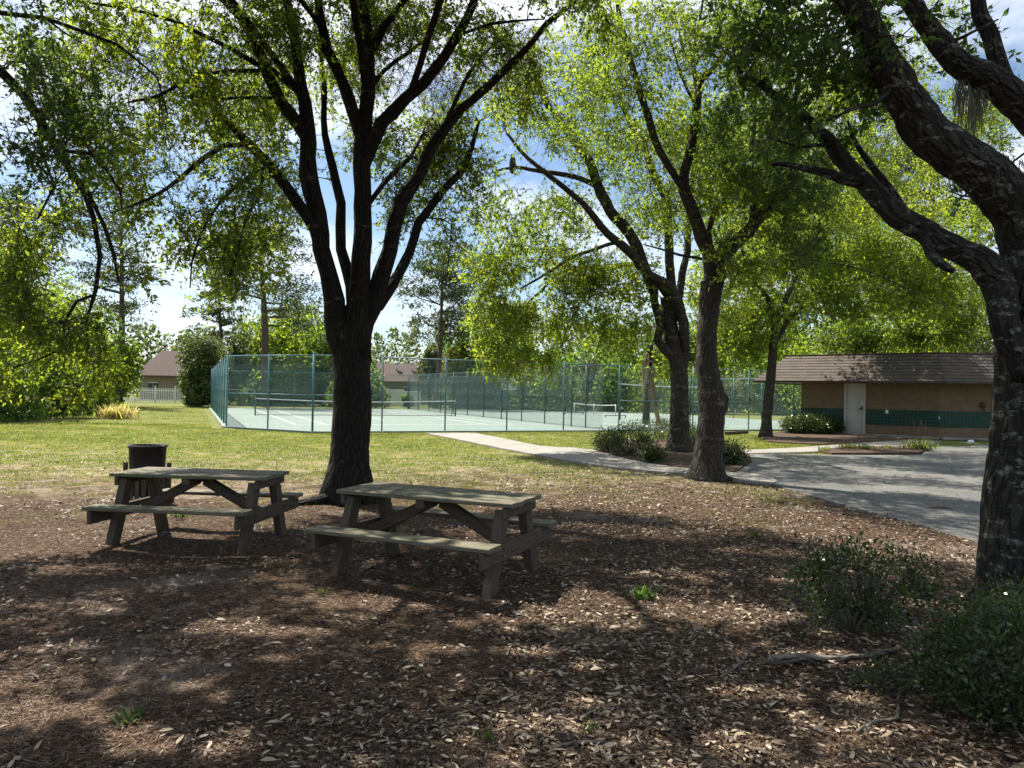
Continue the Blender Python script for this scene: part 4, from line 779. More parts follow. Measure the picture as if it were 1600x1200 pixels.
T.limb([(933, 292, y-.6, 9), (896, 275, y-.7, 8), (850, 268, y-.9, 7), (804, 262, y-1.2, 5), (775, 267, y-1.4, 3)])
T.limb([(1058, 500, y+.1, 13), (1064, 440, y+.3, 12), (1075, 380, y+.5, 10), (1080, 300, y+.7, 8), (1088, 220, y+.8, 6), (1085, 150, y+.9, 4)])
T.limb([(1045, 465, y, 12), (1000, 415, y+.3, 9), (940, 420, y+.4, 7), (880, 425, y+.3, 5), (840, 460, y+.1, 4), (800, 500, y, 3)])
T.limb([(960, 380, y-.6, 6), (900, 400, y-.9, 5), (850, 430, y-1.2, 4), (815, 450, y-1.4, 3)])
for a in [(850, 180, 20.4, 1.6, 1.6, 1.3, 80, 'leafA'), (900, 100, 20.8, 1.5, 1.5, 1.2, 50, 'leafB'), (800, 330, 20, 1.2, 1.3, 1.0, 45, 'leafA'), (960, 240, 21.6, 1.2, 1.2, 1.0, 50, 'leafA'), (880, 340, 21.8, 1.2, 1.2, .9, 45, 'leafA'),
          (850, 420, 21.4, 1.7, 1.5, .8, 110, 'leafB'), (790, 480, 21.2, 1.1, 1.2, .9, 90, 'leafB'), (960, 440, 22, 1.5, 1.3, .9, 90, 'leafB'), (870, 500, 22, 1.6, 1.3, .7, 90, 'leafB'), (790, 555, 21, .85, .8, .5, 40, 'leafB'), (855, 560, 21.4, .3, .4, .35, 10, 'leafB'),
          (970, 510, 22.4, 1.2, 1.1, .7, 60, 'leafB'), (1050, 560, 22.6, .4, .4, .6, 18, 'leafB'), (1020, 350, 22.4, 1.2, 1, 1, 45, 'leafA'), (1110, 200, 22.6, 1.6, 1.3, 1.3, 60, 'leafB'), (1120, 470, 23, 1.2, 1, 1.0, 60, 'leafB'), (1200, 278, 23, 1.5, 1.6, .9, 70, 'leafA'), (1290, 262, 22, 1.5, 1.6, .9, 65, 'leafA'), (1350, 250, 25, 1.6, 1.8, .9, 65, 'leafB'), (1130, 260, 24.5, 1.4, 1.6, .9, 50, 'leafA'), (1260, 330, 27, 1.7, 1.8, .9, 60, 'leafB'), (1100, 225, 19, 1.2, 1.3, .7, 50, 'leafA'), (1440, 240, 24, 1.6, 1.7, 1, 60, 'leafB'), (1510, 200, 23, 1.5, 1.6, 1, 50, 'leafA'), (1250, 180, 20, 1.5, 1.5, .8, 75, 'leafA'), (1350, 140, 21, 1.6, 1.5, .8, 70, 'leafA'), (1200, 230, 21.5, 1.4, 1.5, .8, 60, 'leafB'), (1330, 320, 27, 1.6, 1.7, .9, 70, 'leafB'), (1420, 330, 28, 1.6, 1.7, .9, 60, 'leafB'), (1113, 305, 23.6, 1.6, 1.6, .8, 80, 'leafA'), (1151, 350, 27.6, 1.7, 1.7, .8, 80, 'leafB'), (1224, 335, 25.6, 1.7, 1.7, .8, 80, 'leafB'), (1195, 280, 21.6, 1.5, 1.6, .8, 70, 'leafA'), (1290, 330, 24, 1.6, 1.6, .8, 60, 'leafB'), (760, 430, 20.5, .7, .8, .8, 30, 'leafB')]:  # far right blobs added to shade the parking lot below
    T.blob(*a, k=26, spread=.33, ll=.125)
T.finish(); print('T3', T.count)

# ---- T5: tree by the building, with a wide bright crown
T = Tree('tree with a straight grey trunk and wide bright yellow-green crown by the building hedge', M['bark2']); T.tw = 2.2; T.base = G(1197, 683); T.base.z = -.05; y = T.base.y
T.limb([(1197, 686, y, 17), (1198, 650, y, 16), (1202, 610, y, 15), (1206, 575, y, 14), (1208, 540, y, 13), (1212, 500, y, 11)], sides=14, flare=flarefn(.5, .8, 4), nodes=False)
T.limb([(1210, 520, y, 9), (1200, 470, y, 8), (1170, 420, y-.5, 6), (1150, 360, y-1, 4)]); T.limb([(1211, 510, y, 9), (1235, 450, y, 8), (1260, 390, y+.5, 6), (1290, 330, y+1, 4)])
T.limb([(1209, 540, y, 8), (1250, 480, y+1, 6), (1320, 440, y+3, 5), (1400, 430, y+4.5, 4), (1470, 440, y+5, 3)]); T.limb([(1170, 420, y-.5, 3), (1200, 408, y-1, 2.6), (1280, 408, y-1.5, 2.6), (1360, 425, y-2, 2.4), (1440, 462, y-2.5, 2), (1480, 478, y-2.7, 1.4)])
for a in [(1150, 420, 32, 2.0, 1.8, 1.8, 80, 'leafB'), (1215, 405, 35, 1.9, 1.8, 1.0, 90, 'leafB'), (1295, 405, 35.3, 1.9, 1.8, 1.0, 90, 'leafB'), (1370, 402, 35, 1.9, 1.6, 1.0, 90, 'leafB'), (1450, 400, 34.6, 1.9, 1.6, 1.0, 90, 'leafA'), (1520, 360, 36, 1.7, 1.6, 1.2, 60, 'leafB'), (1250, 360, 33, 2.2, 2, 2.0, 110, 'leafB'), (1350, 370, 33, 2.2, 2, 1.8, 110, 'leafB'), (1440, 440, 32, 1.9, 1.8, 1.4, 90, 'leafB'), (1300, 470, 32.6, 2.2, 1.8, 1.1, 90, 'leafB'), (1200, 500, 32, 2.0, 1.8, 1.3, 110, 'leafB'),  # blobs above the building added to shade its roof
          (1150, 545, 31.8, 1.2, 1.3, 1.0, 55, 'leafA'), (1300, 430, 38.5, 2.6, 1.8, 1.6, 120, 'leafB'), (1400, 460, 38.5, 2.6, 1.8, 1.4, 110, 'leafB'), (1490, 470, 37.5, 2.0, 1.8, 1.3, 80, 'leafA'), (1330, 530, 37, 2.0, 1.5, .7, 60, 'leafA'), (1430, 520, 37.5, 1.8, 1.4, .6, 55, 'leafA'), (1500, 500, 35, 1.3, 1.4, 1.0, 50, 'leafA')]:
    T.blob(*a, k=26, spread=.45, ll=.19)
T.finish(); print('T5', T.count)

# ---- T6: big mottled tree at the right edge
T = Tree('big mottled grey tree at the right edge with thick curving limbs', M['bark6']); T.dens = .75; T.base = G(1596, 960); T.base.z = -.05; y = T.base.y
T.limb([(1598, 985, y, 130), (1597, 940, y, 124), (1596, 880, y, 116), (1596, 800, y, 112), (1606, 700, y, 108), (1614, 600, y, 108), (1617, 520, y, 106), (1618, 450, y, 100), (1620, 400, y, 96)], sides=40, flare=flarefn(.5, .55, 5, 1.5), rough=.09, nodes=False, step=.05)
T.limb([(1618, 470, y, 74.8), (1612, 400, y-.02, 80.0), (1590, 330, y-.06, 76.6), (1545, 283, y-.12, 73.1), (1490, 240, y-.2, 67.9), (1440, 195, y-.3, 62.6), (1400, 130, y-.4, 53.9), (1365, 70, y-.5, 47.0), (1325, 0, y-.6, 40.0), (1285, -70, y-.7, 33.1), (1230, -150, y-.8, 22.6)], step=.07, sides=28)
T.limb([(1600, 590, y-.12, 34.8), (1580, 530, y-.15, 41.8), (1572, 480, y-.15, 43.5), (1562, 440, y-.12, 48.7), (1535, 408, y-.1, 47.0), (1500, 392, y-.05, 40.0), (1460, 372, y, 38.3), (1400, 330, y+.1, 34.8), (1370, 295, y+.15, 31.3), (1330, 255, y+.25, 26.1), (1290, 212, y+.35, 20.9), (1250, 175, y+.45, 15.7), (1210, 142, y+.55, 11.3), (1180, 120, y+.65, 7.8), (1150, 100, y+.7, 4.3)], step=.06, sides=22)
T.limb([(1635, 420, y+.1, 60.9), (1650, 300, y+.15, 57.4), (1648, 220, y+.1, 55.7), (1610, 170, y+.08, 50.5), (1560, 135, y+.05, 47.0), (1500, 100, y, 40.0), (1465, 65, y, 34.8), (1435, 20, y-.1, 29.6), (1405, -40, y-.2, 24.4), (1370, -120, y-.3, 15.7)], step=.07, sides=24)
T.limb([(1580, 145, y+.08, 27.8), (1562, 100, y+.1, 26.1), (1548, 60, y+.12, 24.4), (1530, 20, y+.15, 22.6), (1520, -30, y+.2, 19.1), (1500, -100, y+.3, 12.2)], step=.08, sides=14)
T.limb([(1350, 285, y+.2, 19.1), (1320, 280, y+.2, 17.4), (1280, 268, y+.2, 13.1), (1240, 260, y+.2, 8.7), (1205, 256, y+.2, 5.2)], step=.08, sides=10)
T.limb([(1415, 335, y+.15, 17.4), (1395, 300, y+.3, 13.9), (1370, 265, y+.45, 11.3), (1340, 225, y+.6, 7.8), (1325, 190, y+.7, 4.3)], step=.08, sides=9)
T.limb([(1445, 372, y-.05, 12.2), (1452, 395, y-.15, 15), (1470, 412, y-.25, 15), (1490, 424, y-.32, 9)], nodes=False, sides=12, step=.04, rough=.25)
T.limb([(1300, 225, y+.3, 6.1), (1250, 230, y+.3, 4.3), (1200, 215, y+.3, 2.6)]); T.limb([(1400, 130, y-.4, 12.2), (1370, 160, y-.6, 7.8), (1330, 170, y-.8, 5.2), (1290, 190, y-.9, 2.6)])
T.limb([(1470, 70, y, 8.7), (1500, 60, y-.1, 5.2), (1560, 30, y-.2, 2.6)]); T.limb([(1600, 240, y-.1, 3.5), (1560, 270, y-.2, 3.5), (1500, 310, y-.3, 2.6)], nodes=False)
wx = T.base.x
T.limb([(*at(1325, 0, y-.6), .05), (wx-1.2, y-1.2, 6.6, .045), (wx-2.4, y-1.8, 7.4, .035), (wx-3.6, y-2, 7.7, .03)], world=True)  # unseen limbs, added to hold the overhead shade canopy
T.limb([(*at(1410, -40, y-.2), .05), (wx-.8, y+1.2, 6.6, .045), (wx-2.2, y+2.2, 7.6, .035), (wx-3.8, y+3, 8.0, .03)], world=True)
for a in [(1240, 40, 5.9, .55, .6, .35, 50), (1340, 60, 5.5, .5, .6, .35, 44), (1290, 140, 5.9, .42, .5, .32, 42), (1200, 110, 6.6, .45, .5, .35, 36), (1400, 60, 5.6, .28, .4, .3, 16), (1220, 220, 6.6, .4, .4, .28, 24), (1330, 210, 6.3, .3, .4, .25, 18), (1300, 300, 6.2, .35, .3, .16, 12), (1180, 30, 6.4, .5, .5, .4, 34), (1440, 20, 5.8, .3, .4, .2, 10), (1530, 50, 6.6, .4, .3, .3, 12), (1230, 270, 6.4, .3, .3, .16, 9), (1400, 400, 6.15, .07, .06, .05, 1)]:
    T.blob(*a, 'leafC', dens=.6, k=24, spread=.13, ll=.075, thr=-.1)
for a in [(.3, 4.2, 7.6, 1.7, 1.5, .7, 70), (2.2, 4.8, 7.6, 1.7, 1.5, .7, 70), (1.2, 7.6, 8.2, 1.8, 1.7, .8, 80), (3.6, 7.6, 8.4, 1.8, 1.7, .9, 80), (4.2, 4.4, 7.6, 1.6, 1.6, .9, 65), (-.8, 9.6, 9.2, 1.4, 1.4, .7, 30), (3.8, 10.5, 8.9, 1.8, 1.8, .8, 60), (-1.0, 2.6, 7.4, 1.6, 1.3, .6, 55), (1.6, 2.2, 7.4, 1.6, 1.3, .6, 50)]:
    T.blob(*a, 'leafShade', k=34, spread=.34, ll=.12, world=True, thr=-.02)  # unseen canopy added over the right foreground to shade it
T.moss = [(1502, 125, 5.95, .5, 40), (1522, 130, 6.0, .65, 50), (1540, 130, 6.0, .35, 26), (1590, 250, 6, .2, 10)]
T.finish(); print('T6', T.count)
# ================================================================ background trees
def bgtree(name, label, px, Y, ptop, wpx, mat, pbot=None, n=5200, ls=None, lobes=11, group='trees beyond the lawn and the courts', trunk=True, squash=1.0, gap=.0, bark='pinebark'):
    sc_ = Y/F; H = at(px, ptop, Y).z; wd = wpx*sc_/2; zb = (.1 if name != 'shrub' else -.45*H) if pbot is None else at(px, pbot, Y).z-(.4*H if name == 'shrub' else 0); x0 = at(px, 600, Y).x
    r = empty(name, (x0, Y, 0), label=label, cat='tree' if name != 'shrub' else 'shrub', group=group)
    ch = (H-zb)/2; cz = (H+zb)/2; cs = []
    for k in range(lobes):
        v = rng.normal(size=3); v /= np.linalg.norm(v); f = .30+.38*rng.random(); cs.append((v[0]*wd*f*1.15, v[1]*wd*f, cz+v[2]*ch*f*1.1, .36+.24*rng.random()))
    cs.append((0, 0, cz, .6)); cs = np.array(cs); w_ = cs[:, 3]**2; pick = rng.choice(len(cs), n*2, p=w_/w_.sum()); v = unit(rng.normal(size=(n*2, 3))); rad = (.45+.6*rng.random((n*2, 1))**.7)
    C = cs[pick][:, :3]+v*rad*cs[pick][:, 3:4]*np.array([[wd, wd, ch]])*.95
    s = max(.5, wd*.35); key = np.array([noise.noise(Vector(c)/s+Vector((px, Y, 0)))+.6*noise.noise(Vector(c)/s*2.6) for c in C]); C = C[key > gap-.12][:n]; C = C[C[:, 2] > .05]
    m = len(C); l = (ls or max(.10, sc_*5.2))*(.6+.8*rng.random(m)); tone = np.clip(.5+.45*np.array([noise.noise(Vector(c)/s*1.7+Vector((9, 2, px))) for c in C])+(rng.random(m)-.5)*.7, 0, 1)
    leaves('crown', C, rng.normal(size=(m, 3))+np.array([[0, 0, -.2]]), l, l*.62, M[mat], r, tone)
    if trunk:
        b = MB(); tr = max(.08, H*.022); b.tube([(0, 0, -.1), (.05, 0, H*.2), (-.1, 0, H*.45), (.05, 0, H*.8)], [tr*1.3, tr, tr*.7, tr*.2], 8, rough=.1)
        for k in range(7):
            a = rng.random()*6.28; h = H*(.3+.45*rng.random()); e = wd*(.5+.3*rng.random()); b.tube([(0, 0, h), (math.cos(a)*e*.5, math.sin(a)*e*.5, h+e*.25), (math.cos(a)*e, math.sin(a)*e, h+e*.6)], [tr*.4, tr*.25, tr*.08], 5)
        b.build('trunk', M[bark], r)
    return r
def pine(label, px, Y, ptop, wpx, pcrown, n=3600, lean=0, bark='pinebark', clumps=26, mat='leafPine', group='tall pines beyond the courts'):
    H = at(px, ptop, Y).z; zc = at(px, pcrown, Y).z; sc_ = Y/F; wd = wpx*1.35*sc_/2; n = int(n*1.35); clumps = 22; x0 = at(px, 600, Y).x; r = empty('pine_tree', (x0, Y, 0), label=label, cat='tree', group=group)
    tr = max(.12, H*.018); b = MB(); T_ = lambda f: Vector((lean*f+.15*math.sin(f*5), 0, H*f)); b.tube([T_(f) for f in np.linspace(0, .97, 9)], [tr*(1.2-f) for f in np.linspace(0, .97, 9)], 9, rough=.08)
    C = []; f0 = zc/H
    for k in range(clumps):
        f = f0+(1-f0)*(k+rng.random())/clumps; u_ = (f-f0)/(1-f0); a = rng.random()*6.28; e = wd*(.35+.6*rng.random())*(1.0-.62*u_**1.5)*(.55+.45*min(1, u_*3)); p0 = T_(f*.97); p1 = p0+Vector((math.cos(a)*e, math.sin(a)*e, e*(.22+.35*u_)+.1*rng.normal())); pm = p0.lerp(p1, .5)+Vector((0, 0, -.08*e))
        b.tube([p0, pm, p1], [tr*.32, tr*.2, tr*.06], 5)
        for q in range(4):
            c = p0.lerp(p1, .6+.14*q)+Vector(rng.normal(size=3))*wd*.10; mm = n//clumps//4; s = wd*.095; C.append(np.array(c)+rng.normal(size=(mm, 3))*np.array([s, s, s*.38]))
    b.build('trunk', M[bark], r); C = np.concatenate(C); m = len(C); l = sc_*6*(.6+.8*rng.random(m)); leaves('crown', C, rng.normal(size=(m, 3))+np.array([[0, 0, .4]]), l, l*.30, M[mat], r)
    return r
LB = 'tree left of the courts, '; 
for px, Y, pt, w, mat, pb, n, lab in [(10, 37, 345, 230, 'leafA', None, 9000, 'large tree nearest at the far left, filling the edge above the undergrowth'), (105, 47, 425, 140, 'leafA', None, 7000, 'bright tree behind the dry grass clump at the wood edge'), (470, 90, 470, 150, 'leafFar', None, 5000, 'tall grey-green tree behind the dense trees left of the big trunk'), 
    (-60, 38, 330, 240, 'leafFar', None, 8000, 'tall leafy tree at the far left edge behind the drooping limb'), (60, 44, 395, 210, 'leafFar', None, 9000, 'sunny broad tree filling the left background behind the drooping limb'),
    (128, 50, 480, 140, 'leafC', None, 7000, 'darker round tree left of the brown-roofed house'), (184, 60, 528, 74, 'leafA', None, 4000, 'smaller bright tree directly left of the brown roof'),
    (312, 64, 508, 100, 'leafFar', None, 7000, 'grey-green bushy tree between the brown roof and the left fence'), (375, 74, 500, 120, 'leafFar', None, 6000, 'leafy tree behind the left corner of the court fence'),
    (440, 76, 480, 150, 'leafA', None, 8000, 'dense green tree behind the left part of the court'), (505, 78, 500, 100, 'leafC', None, 5000, 'dark green tree just left of the big trunk, behind the court'),
    (566, 82, 540, 56, 'leafA', None, 4500, 'bright green tree just right of the big trunk, behind the court'), (672, 80, 540, 40, 'leafFar', None, 2200, 'small olive tree at the right end of the long far roof'),
    (716, 78, 528, 66, 'leafOr', None, 4000, 'orange-brown leafed tree behind the court'), (745, 78, 455, 120, 'leafC', None, 5000, 'very dark tree right of the tall bare pine'),
    (826, 76, 560, 80, 'leafFar', None, 4000, 'pale green shrubby tree behind the basketball backboard'), (880, 80, 520, 130, 'leafC', None, 6000, 'dark green round tree behind the low portable net'),
    (800, 86, 500, 120, 'leafC', None, 5000, 'dark tree rising behind the basketball backboard'), (960, 84, 500, 130, 'leafC', None, 6000, 'dark tree behind the far fence left of the grey tree trunks'), (1040, 82, 470, 130, 'leafC', None, 6000, 'dark tree seen between the grey tree trunks'),
    (1130, 84, 480, 140, 'leafA', None, 6000, 'green tree behind the volleyball net'), (1220, 80, 470, 150, 'leafA', None, 6000, 'tree beyond the right fence, left of the building roof'),
    (1310, 62, 440, 170, 'leafA', None, 8000, 'leafy tree behind the left half of the building roof'), (1420, 58, 430, 180, 'leafB', None, 8000, 'yellow-green tree behind the right half of the building roof'), (1520, 60, 470, 150, 'leafFar', None, 7000, 'pale green tree behind the building next to the right trunk'), (1620, 58, 400, 160, 'leafA', None, 4000, 'tree behind the building at the right edge')]:
    bgtree('broadleaf_tree', lab, px, Y, pt, w, mat, pb, n, lobes=13, gap=-.25 if mat == 'leafC' else -.12)
# low shrubs and undergrowth along the wood's edge
for px, py, w, h, mat, lab in [(20, 657, 130, 110, 'leafC', 'dark undergrowth shrub at the far left edge of the lawn'), (95, 651, 130, 105, 'leafC', 'dark undergrowth shrub under the drooping limb'), (150, 645, 95, 80, 'leafA', 'green shrub at the end of the undergrowth beside the dry grass clump'),
                          (310, 634, 60, 60, 'leafFar', 'low shrub beside the left end of the court fence')]:
    g = G(px, py); Y = g.y; bgtree('shrub', lab, px, Y, py-h, w, mat, py+2, 5000, lobes=9, group='undergrowth at the edge of the wood', trunk=False, gap=-.3)
for px, Y, pt, w, pc, n, lab in [(680, 72, 402, 165, 530, 7500, 'tall open pine with bare lower trunk right of the big dark tree'), (415, 66, 300, 190, 505, 8000, 'tall dark pine seen through the foliage left of the big trunk'), (185, 60, 330, 150, 510, 4600, 'tall dark pine behind the drooping limb at left'), (345, 78, 420, 90, 520, 2400, 'pine rising behind the left end of the court fence'),
                             (30, 62, 300, 130, 430, 3600, 'tall pine at the far left edge behind the broad tree'),
                             (1400, 82, 235, 110, 360, 3200, 'tall thin pine far behind the building, left one of three'), (1455, 84, 215, 110, 350, 3200, 'tall thin pine far behind the building, middle one of three'), (1515, 82, 245, 110, 350, 3200, 'tall thin pine far behind the building, nearest the right trunk')]:
    pine(lab, px, Y, pt, w, pc, n, lean=rng.normal()*.4)
hd = 'first second third fourth fifth sixth seventh eighth ninth tenth'.split(); hd = [h+' thicket bush from the left' for h in hd]+[h+' thicket bush from the right' for h in hd[::-1]]; hd = hd[:10]+hd[-9:]
for k, px in enumerate(range(350, 1290, 52)):
    mt = ['leafC', 'leafA', 'leafC', 'leafFar'][k % 4]; pxx = px+rng.normal()*6; tp = 566+rng.normal()*10-(14 if px > 760 else 0)
    if 566 < px < 676: continue
    bgtree('shrub', hd[k]+', behind the far court fence', pxx, 73+rng.normal()*2 if px < 660 or px > 700 else 79, tp, 92, mt, None, 3600, lobes=9, group='thicket behind the far court fence', trunk=False, gap=-.4)
bgtree('conifer', 'small dark conifer standing in front of the white board fence', 640, 70.5, 617, 26, 'leafC', None, 1500, lobes=5, group=None, gap=-.5)
# far-off wood that reads as one mass
b = []; C = []
for k in range(95):
    px = -250+k*21+rng.normal()*6; Y = 128+rng.normal()*8; h = at(px, 516+rng.normal()*8, Y).z*.5; x = at(px, 600, Y).x; q = 420; f = rng.random(q); C.append(np.stack([x+rng.normal(size=q)*1.7*(1.15-f), Y+rng.normal(size=q)*1.6, .4+f*h*2], 1))
C = np.concatenate(C); m = len(C); l = .75*(.6+.8*rng.random(m)); wood = leaves('distant_wood', C, rng.normal(size=(m, 3)), l, l*.55, M['leafFar'], None); setp(wood, 'hazy grey-green line of distant trees on the horizon', 'woodland', kind='stuff')
b = MB()
for k in range(70):
    px = -250+k*29; Y = 131+rng.normal()*3; x = at(px, 600, Y).x; b.tube([(x, Y, 0), (x, Y, 5)], [.25, .12], 5)
o = b.build('stems', M['pinebark'], wood)

# ================================================================ shrubs near the path and in the foreground
def shrub(label, c, rx, ry, rz, n, mat, ll, zc=None, name='shrub', stems=9, group='low evergreen shrubs', thr=-.25, k=14, sp=.07):
    r = empty(name, (c[0], c[1], -.03), label=label, cat='shrub', group=group); zc = zc or rz*.95; b = MB(); An = []; tr = 0
    while len(An) < n and tr < n*10:
        tr += 1; v = rng.normal(size=3); v *= (.55+.5*rng.random()**.6)/np.linalg.norm(v); p = np.array([v[0]*rx, v[1]*ry, zc+v[2]*rz])
        if p[2] < .05 or noise.noise(Vector((p[0]+c[0], p[1]+c[1], p[2]))*(1.1/max(.2, rx*.7)))+.5*noise.noise(Vector(p)*5) < thr: continue
        An.append(p)
    An = np.array(An); hub = []
    for s in range(stems):
        a = rng.random()*6.28; e = rng.random()*.6; p1 = Vector((math.cos(a)*rx*e*.5, math.sin(a)*ry*e*.5, zc*.6)); p2 = Vector((math.cos(a)*rx*e, math.sin(a)*ry*e, zc+rz*.2)); b.tube([(p1.x*.3, p1.y*.3, -.03), p1, p2], [.012, .009, .005], 5); hub += [p1, p2, p1.lerp(p2, .5)]
    hb = np.array([tuple(h) for h in hub])
    for p in An[::2]:
        q = hb[np.argmin(np.sum((hb-p)**2, 1))]; mid = (p+q)/2+rng.normal(size=3)*.02; b.tube([q, mid, p], [.004, .003, .0015], 3, cap=False)
    b.build('stems', M['twig'], r); A = np.repeat(An, k, 0); off = rng.normal(size=A.shape)*sp; ax = unit(off+rng.normal(size=A.shape)*.04+np.array([[0, 0, .03]]))
    m = len(A); l = ll*(.6+.7*rng.random(m)); C = A+off; kk = C[:, 2] > .01; leaves('foliage', C[kk], ax[kk], l[kk], l[kk]*.5, M[mat], r, (np.repeat(rng.random(len(An))*.5, k)+rng.random(m)*.5)[kk], updn=1.2)
    return r
g = G(1350, 965); shrub('sparse round shrub in the leaf litter left of the big mottled trunk', (g.x-.02, g.y-.05), .54, .40, .24, 230, 'leafBush', .038, .33, k=14, sp=.065, thr=.0, stems=14)
g = G(1330, 985); shrub('small low shrub sprouting under the sparse round shrub', (g.x, g.y), .34, .22, .16, 110, 'leafBush', .03, .14, k=12, sp=.05)
g = G(1565, 1120); shrub('dense dark glossy shrub in the bottom right corner', (g.x+.16, g.y+.06), .56, .44, .27, 520, 'leafBush', .036, .27, k=18, sp=.06, thr=-.5)
g = G(1480, 1010); shrub('low glossy shrub just in front of the big mottled trunk', (g.x+.5, g.y-.1), .62, .3, .22, 330, 'leafBush', .032, .24, k=16, sp=.06, thr=-.4)
g = G(1385, 1068); shrub('tiny sprig of ground-hugging shrub beside the fallen branch', (g.x, g.y), .20, .12, .08, 36, 'leafBush', .028, .06, k=12, sp=.04, stems=3)
for px, py, w, h, mat, lab in [(985, 712, 70, 46, 'leafBush', 'low yellow-green juniper shrub at the front of the mulch bed'), (950, 706, 40, 34, 'leafBush', 'small dark juniper at the left tip of the mulch bed'), (1022, 722, 30, 24, 'leafBush', 'tiny dark shrub between the juniper and the leaning trunk'),
                          (1035, 688, 130, 34, 'leafBush', 'wide dark spreading juniper behind the leaning trunk'), (1140, 726, 44, 34, 'leafBush', 'low dark shrub right of the forked trunk'), (1085, 700, 34, 30, 'leafBush', 'small dark shrub between the two grey trunks')]:
    g = G(px, py); s = g.y/F; shrub(lab, (g.x, g.y), w*s*.5, w*s*.42, h*s*.48, int(110+w*2.2), mat, .06, h*s*.5, k=14, sp=.10, group='junipers in the mulch bed', thr=-.35)
A = G(1240, 677); B = G(1308, 680); r = None
shrub('clipped dark hedge along the building wall left of the door', ((A.x+B.x)/2, (A.y+B.y)/2+.3), 1.45, .75, .42, 800, 'leafBush', .085, .44, name='hedge', k=14, sp=.11, thr=-.9, stems=14, group='clipped hedge by the building')
# strappy plants on the island
def strappy(label, px, py, n, L_, mat='grass', name='strappy_plant', wd=.022, flower=False):
    g = G(px, py); r = empty(name, (g.x, g.y, 0), label=label, cat='plant', group='small ground plants'); b = []; V = []; Fc = []
    for k in range(n):
        a = random.uniform(0, 6.28); ln = L_*random.uniform(.6, 1.1); o = Vector((random.gauss(0, L_*.35), random.gauss(0, L_*.3), 0)); d = Vector((math.cos(a), math.sin(a), 0)); sd_ = Vector((-d.y, d.x, 0)); base = len(V); sp_ = random.uniform(.3, .9)
        for q in range(5):
            f = q/4; p = o+d*ln*f*sp_+Vector((0, 0, ln*(f-.55*f*f*sp_*1.3))); w2 = wd*(1-f)**.6/2+.0008; V += [p-sd_*w2, p+sd_*w2]
        for q in range(4): Fc.append((base+q*2, base+q*2+1, base+q*2+3, base+q*2+2))
    npmesh('blades', [tuple(v) for v in V], Fc, M[mat], (rng.random(len(Fc))*.7 if name != 'dry_grass_clump' else .8+.2*rng.random(len(Fc))), r)
    if flower:
        c = MB()
        for k in range(5): p = Vector((random.gauss(0, .2), random.gauss(0, .15), 0)); c.tube([p, p+Vector((random.uniform(-.1, .1), 0, .55)), p+Vector((random.uniform(-.3, .3), 0, 1.0))], [.008, .006, .003], 4)
        c.build('flower_stalk', M['frond'], r)
    return r
strappy('low strappy plant at the left end of the planted island in the car park', 1288, 706, 60, .32); strappy('bright strappy clump on the island, left of centre', 1325, 702, 130, .38); strappy('bright strappy clump in the middle of the island', 1352, 704, 150, .38); strappy('short strappy clump right of the middle of the island', 1385, 703, 70, .3)
strappy('tall spiky plant with dry stalks at the right end of the island', 1436, 704, 170, .6, wd=.035, flower=True)
strappy('bright green grassy weed in the litter right of the near table', 1003, 934, 42, .17, 'leafC', 'weed', .018); strappy('small green weed in the litter at lower left', 208, 1125, 24, .10, 'leafC', 'weed', .014); strappy('small green weed in the litter at bottom centre', 925, 1140, 14, .07, 'leafC', 'weed', .010); strappy('small weed at the foot of the left table', 282, 808, 40, .14, 'leafC', 'weed', .016)
strappy('tiny weed in the litter below the near table', 505, 925, 12, .07, 'leafC', 'weed', .010); strappy('tiny weed in the litter right of bottom centre', 762, 1150, 14, .08, 'leafC', 'weed', .010); strappy('small weed at the right beneath the fallen branch', 1180, 840, 20, .12, 'leafC', 'weed', .014)
g = G(178, 652); strappy('pale dry grass clump at the edge of the undergrowth', 182, 653, 420, 1.1, 'grass', 'dry_grass_clump', .05)
# palm by the fence
gp = G(1009, 663); r = empty('palm_tree', (gp.x, gp.y, 0), label='slim grey palm trunk with brown hanging dead fronds near the court gate', cat='tree'); s = gp.y/F
b = MB(); b.tube([(0, 0, -.1), (.02, 0, 1.2), (.08, 0, 2.4), (.15, 0, 3.6), (.2, 0, 4.6)], [.22, .20, .19, .2, .16], 14, rough=.06); b.build('trunk', M['bark2'], r)
V = []; Fc = []
def ribbon(P, w, sidev):
    base = len(V)
    for p, ww in zip(P, w): V.append(tuple(p-sidev*ww)); V.append(tuple(p+sidev*ww))
    for q in range(len(P)-1): Fc.append((base+q*2, base+q*2+1, base+q*2+3, base+q*2+2))
for k in range(60):
    a = random.uniform(0, 6.28); d = Vector((math.cos(a), math.sin(a), 0))*.8; z = random.uniform(2.9, 4.3); ln = random.uniform(1.0, 1.9); p = Vector((.13, 0, z)); ribbon([p+d*.2, p+d*.42+Vector((0, 0, -.15*ln)), p+d*.5+Vector((0, 0, -.55*ln)), p+d*.44+Vector((0, 0, -ln))], [.03, .05, .045, .01], Vector((-d.y, d.x, 0)))
for k in range(14):
    o = Vector((random.gauss(0, .05), random.gauss(0, .05), 0)); ribbon([Vector((.3, 0, 3.0))+o, Vector((.42, -.1, 2.0))+o, Vector((.55, -.1, 1.0))+o, Vector((.75, -.1, .05))+o], [.04, .06, .07, .05], Vector((1, 0, 0)))
npmesh('dead_fronds', V, Fc, M['frond'], rng.random(len(Fc)), r)
V = []; Fc = []
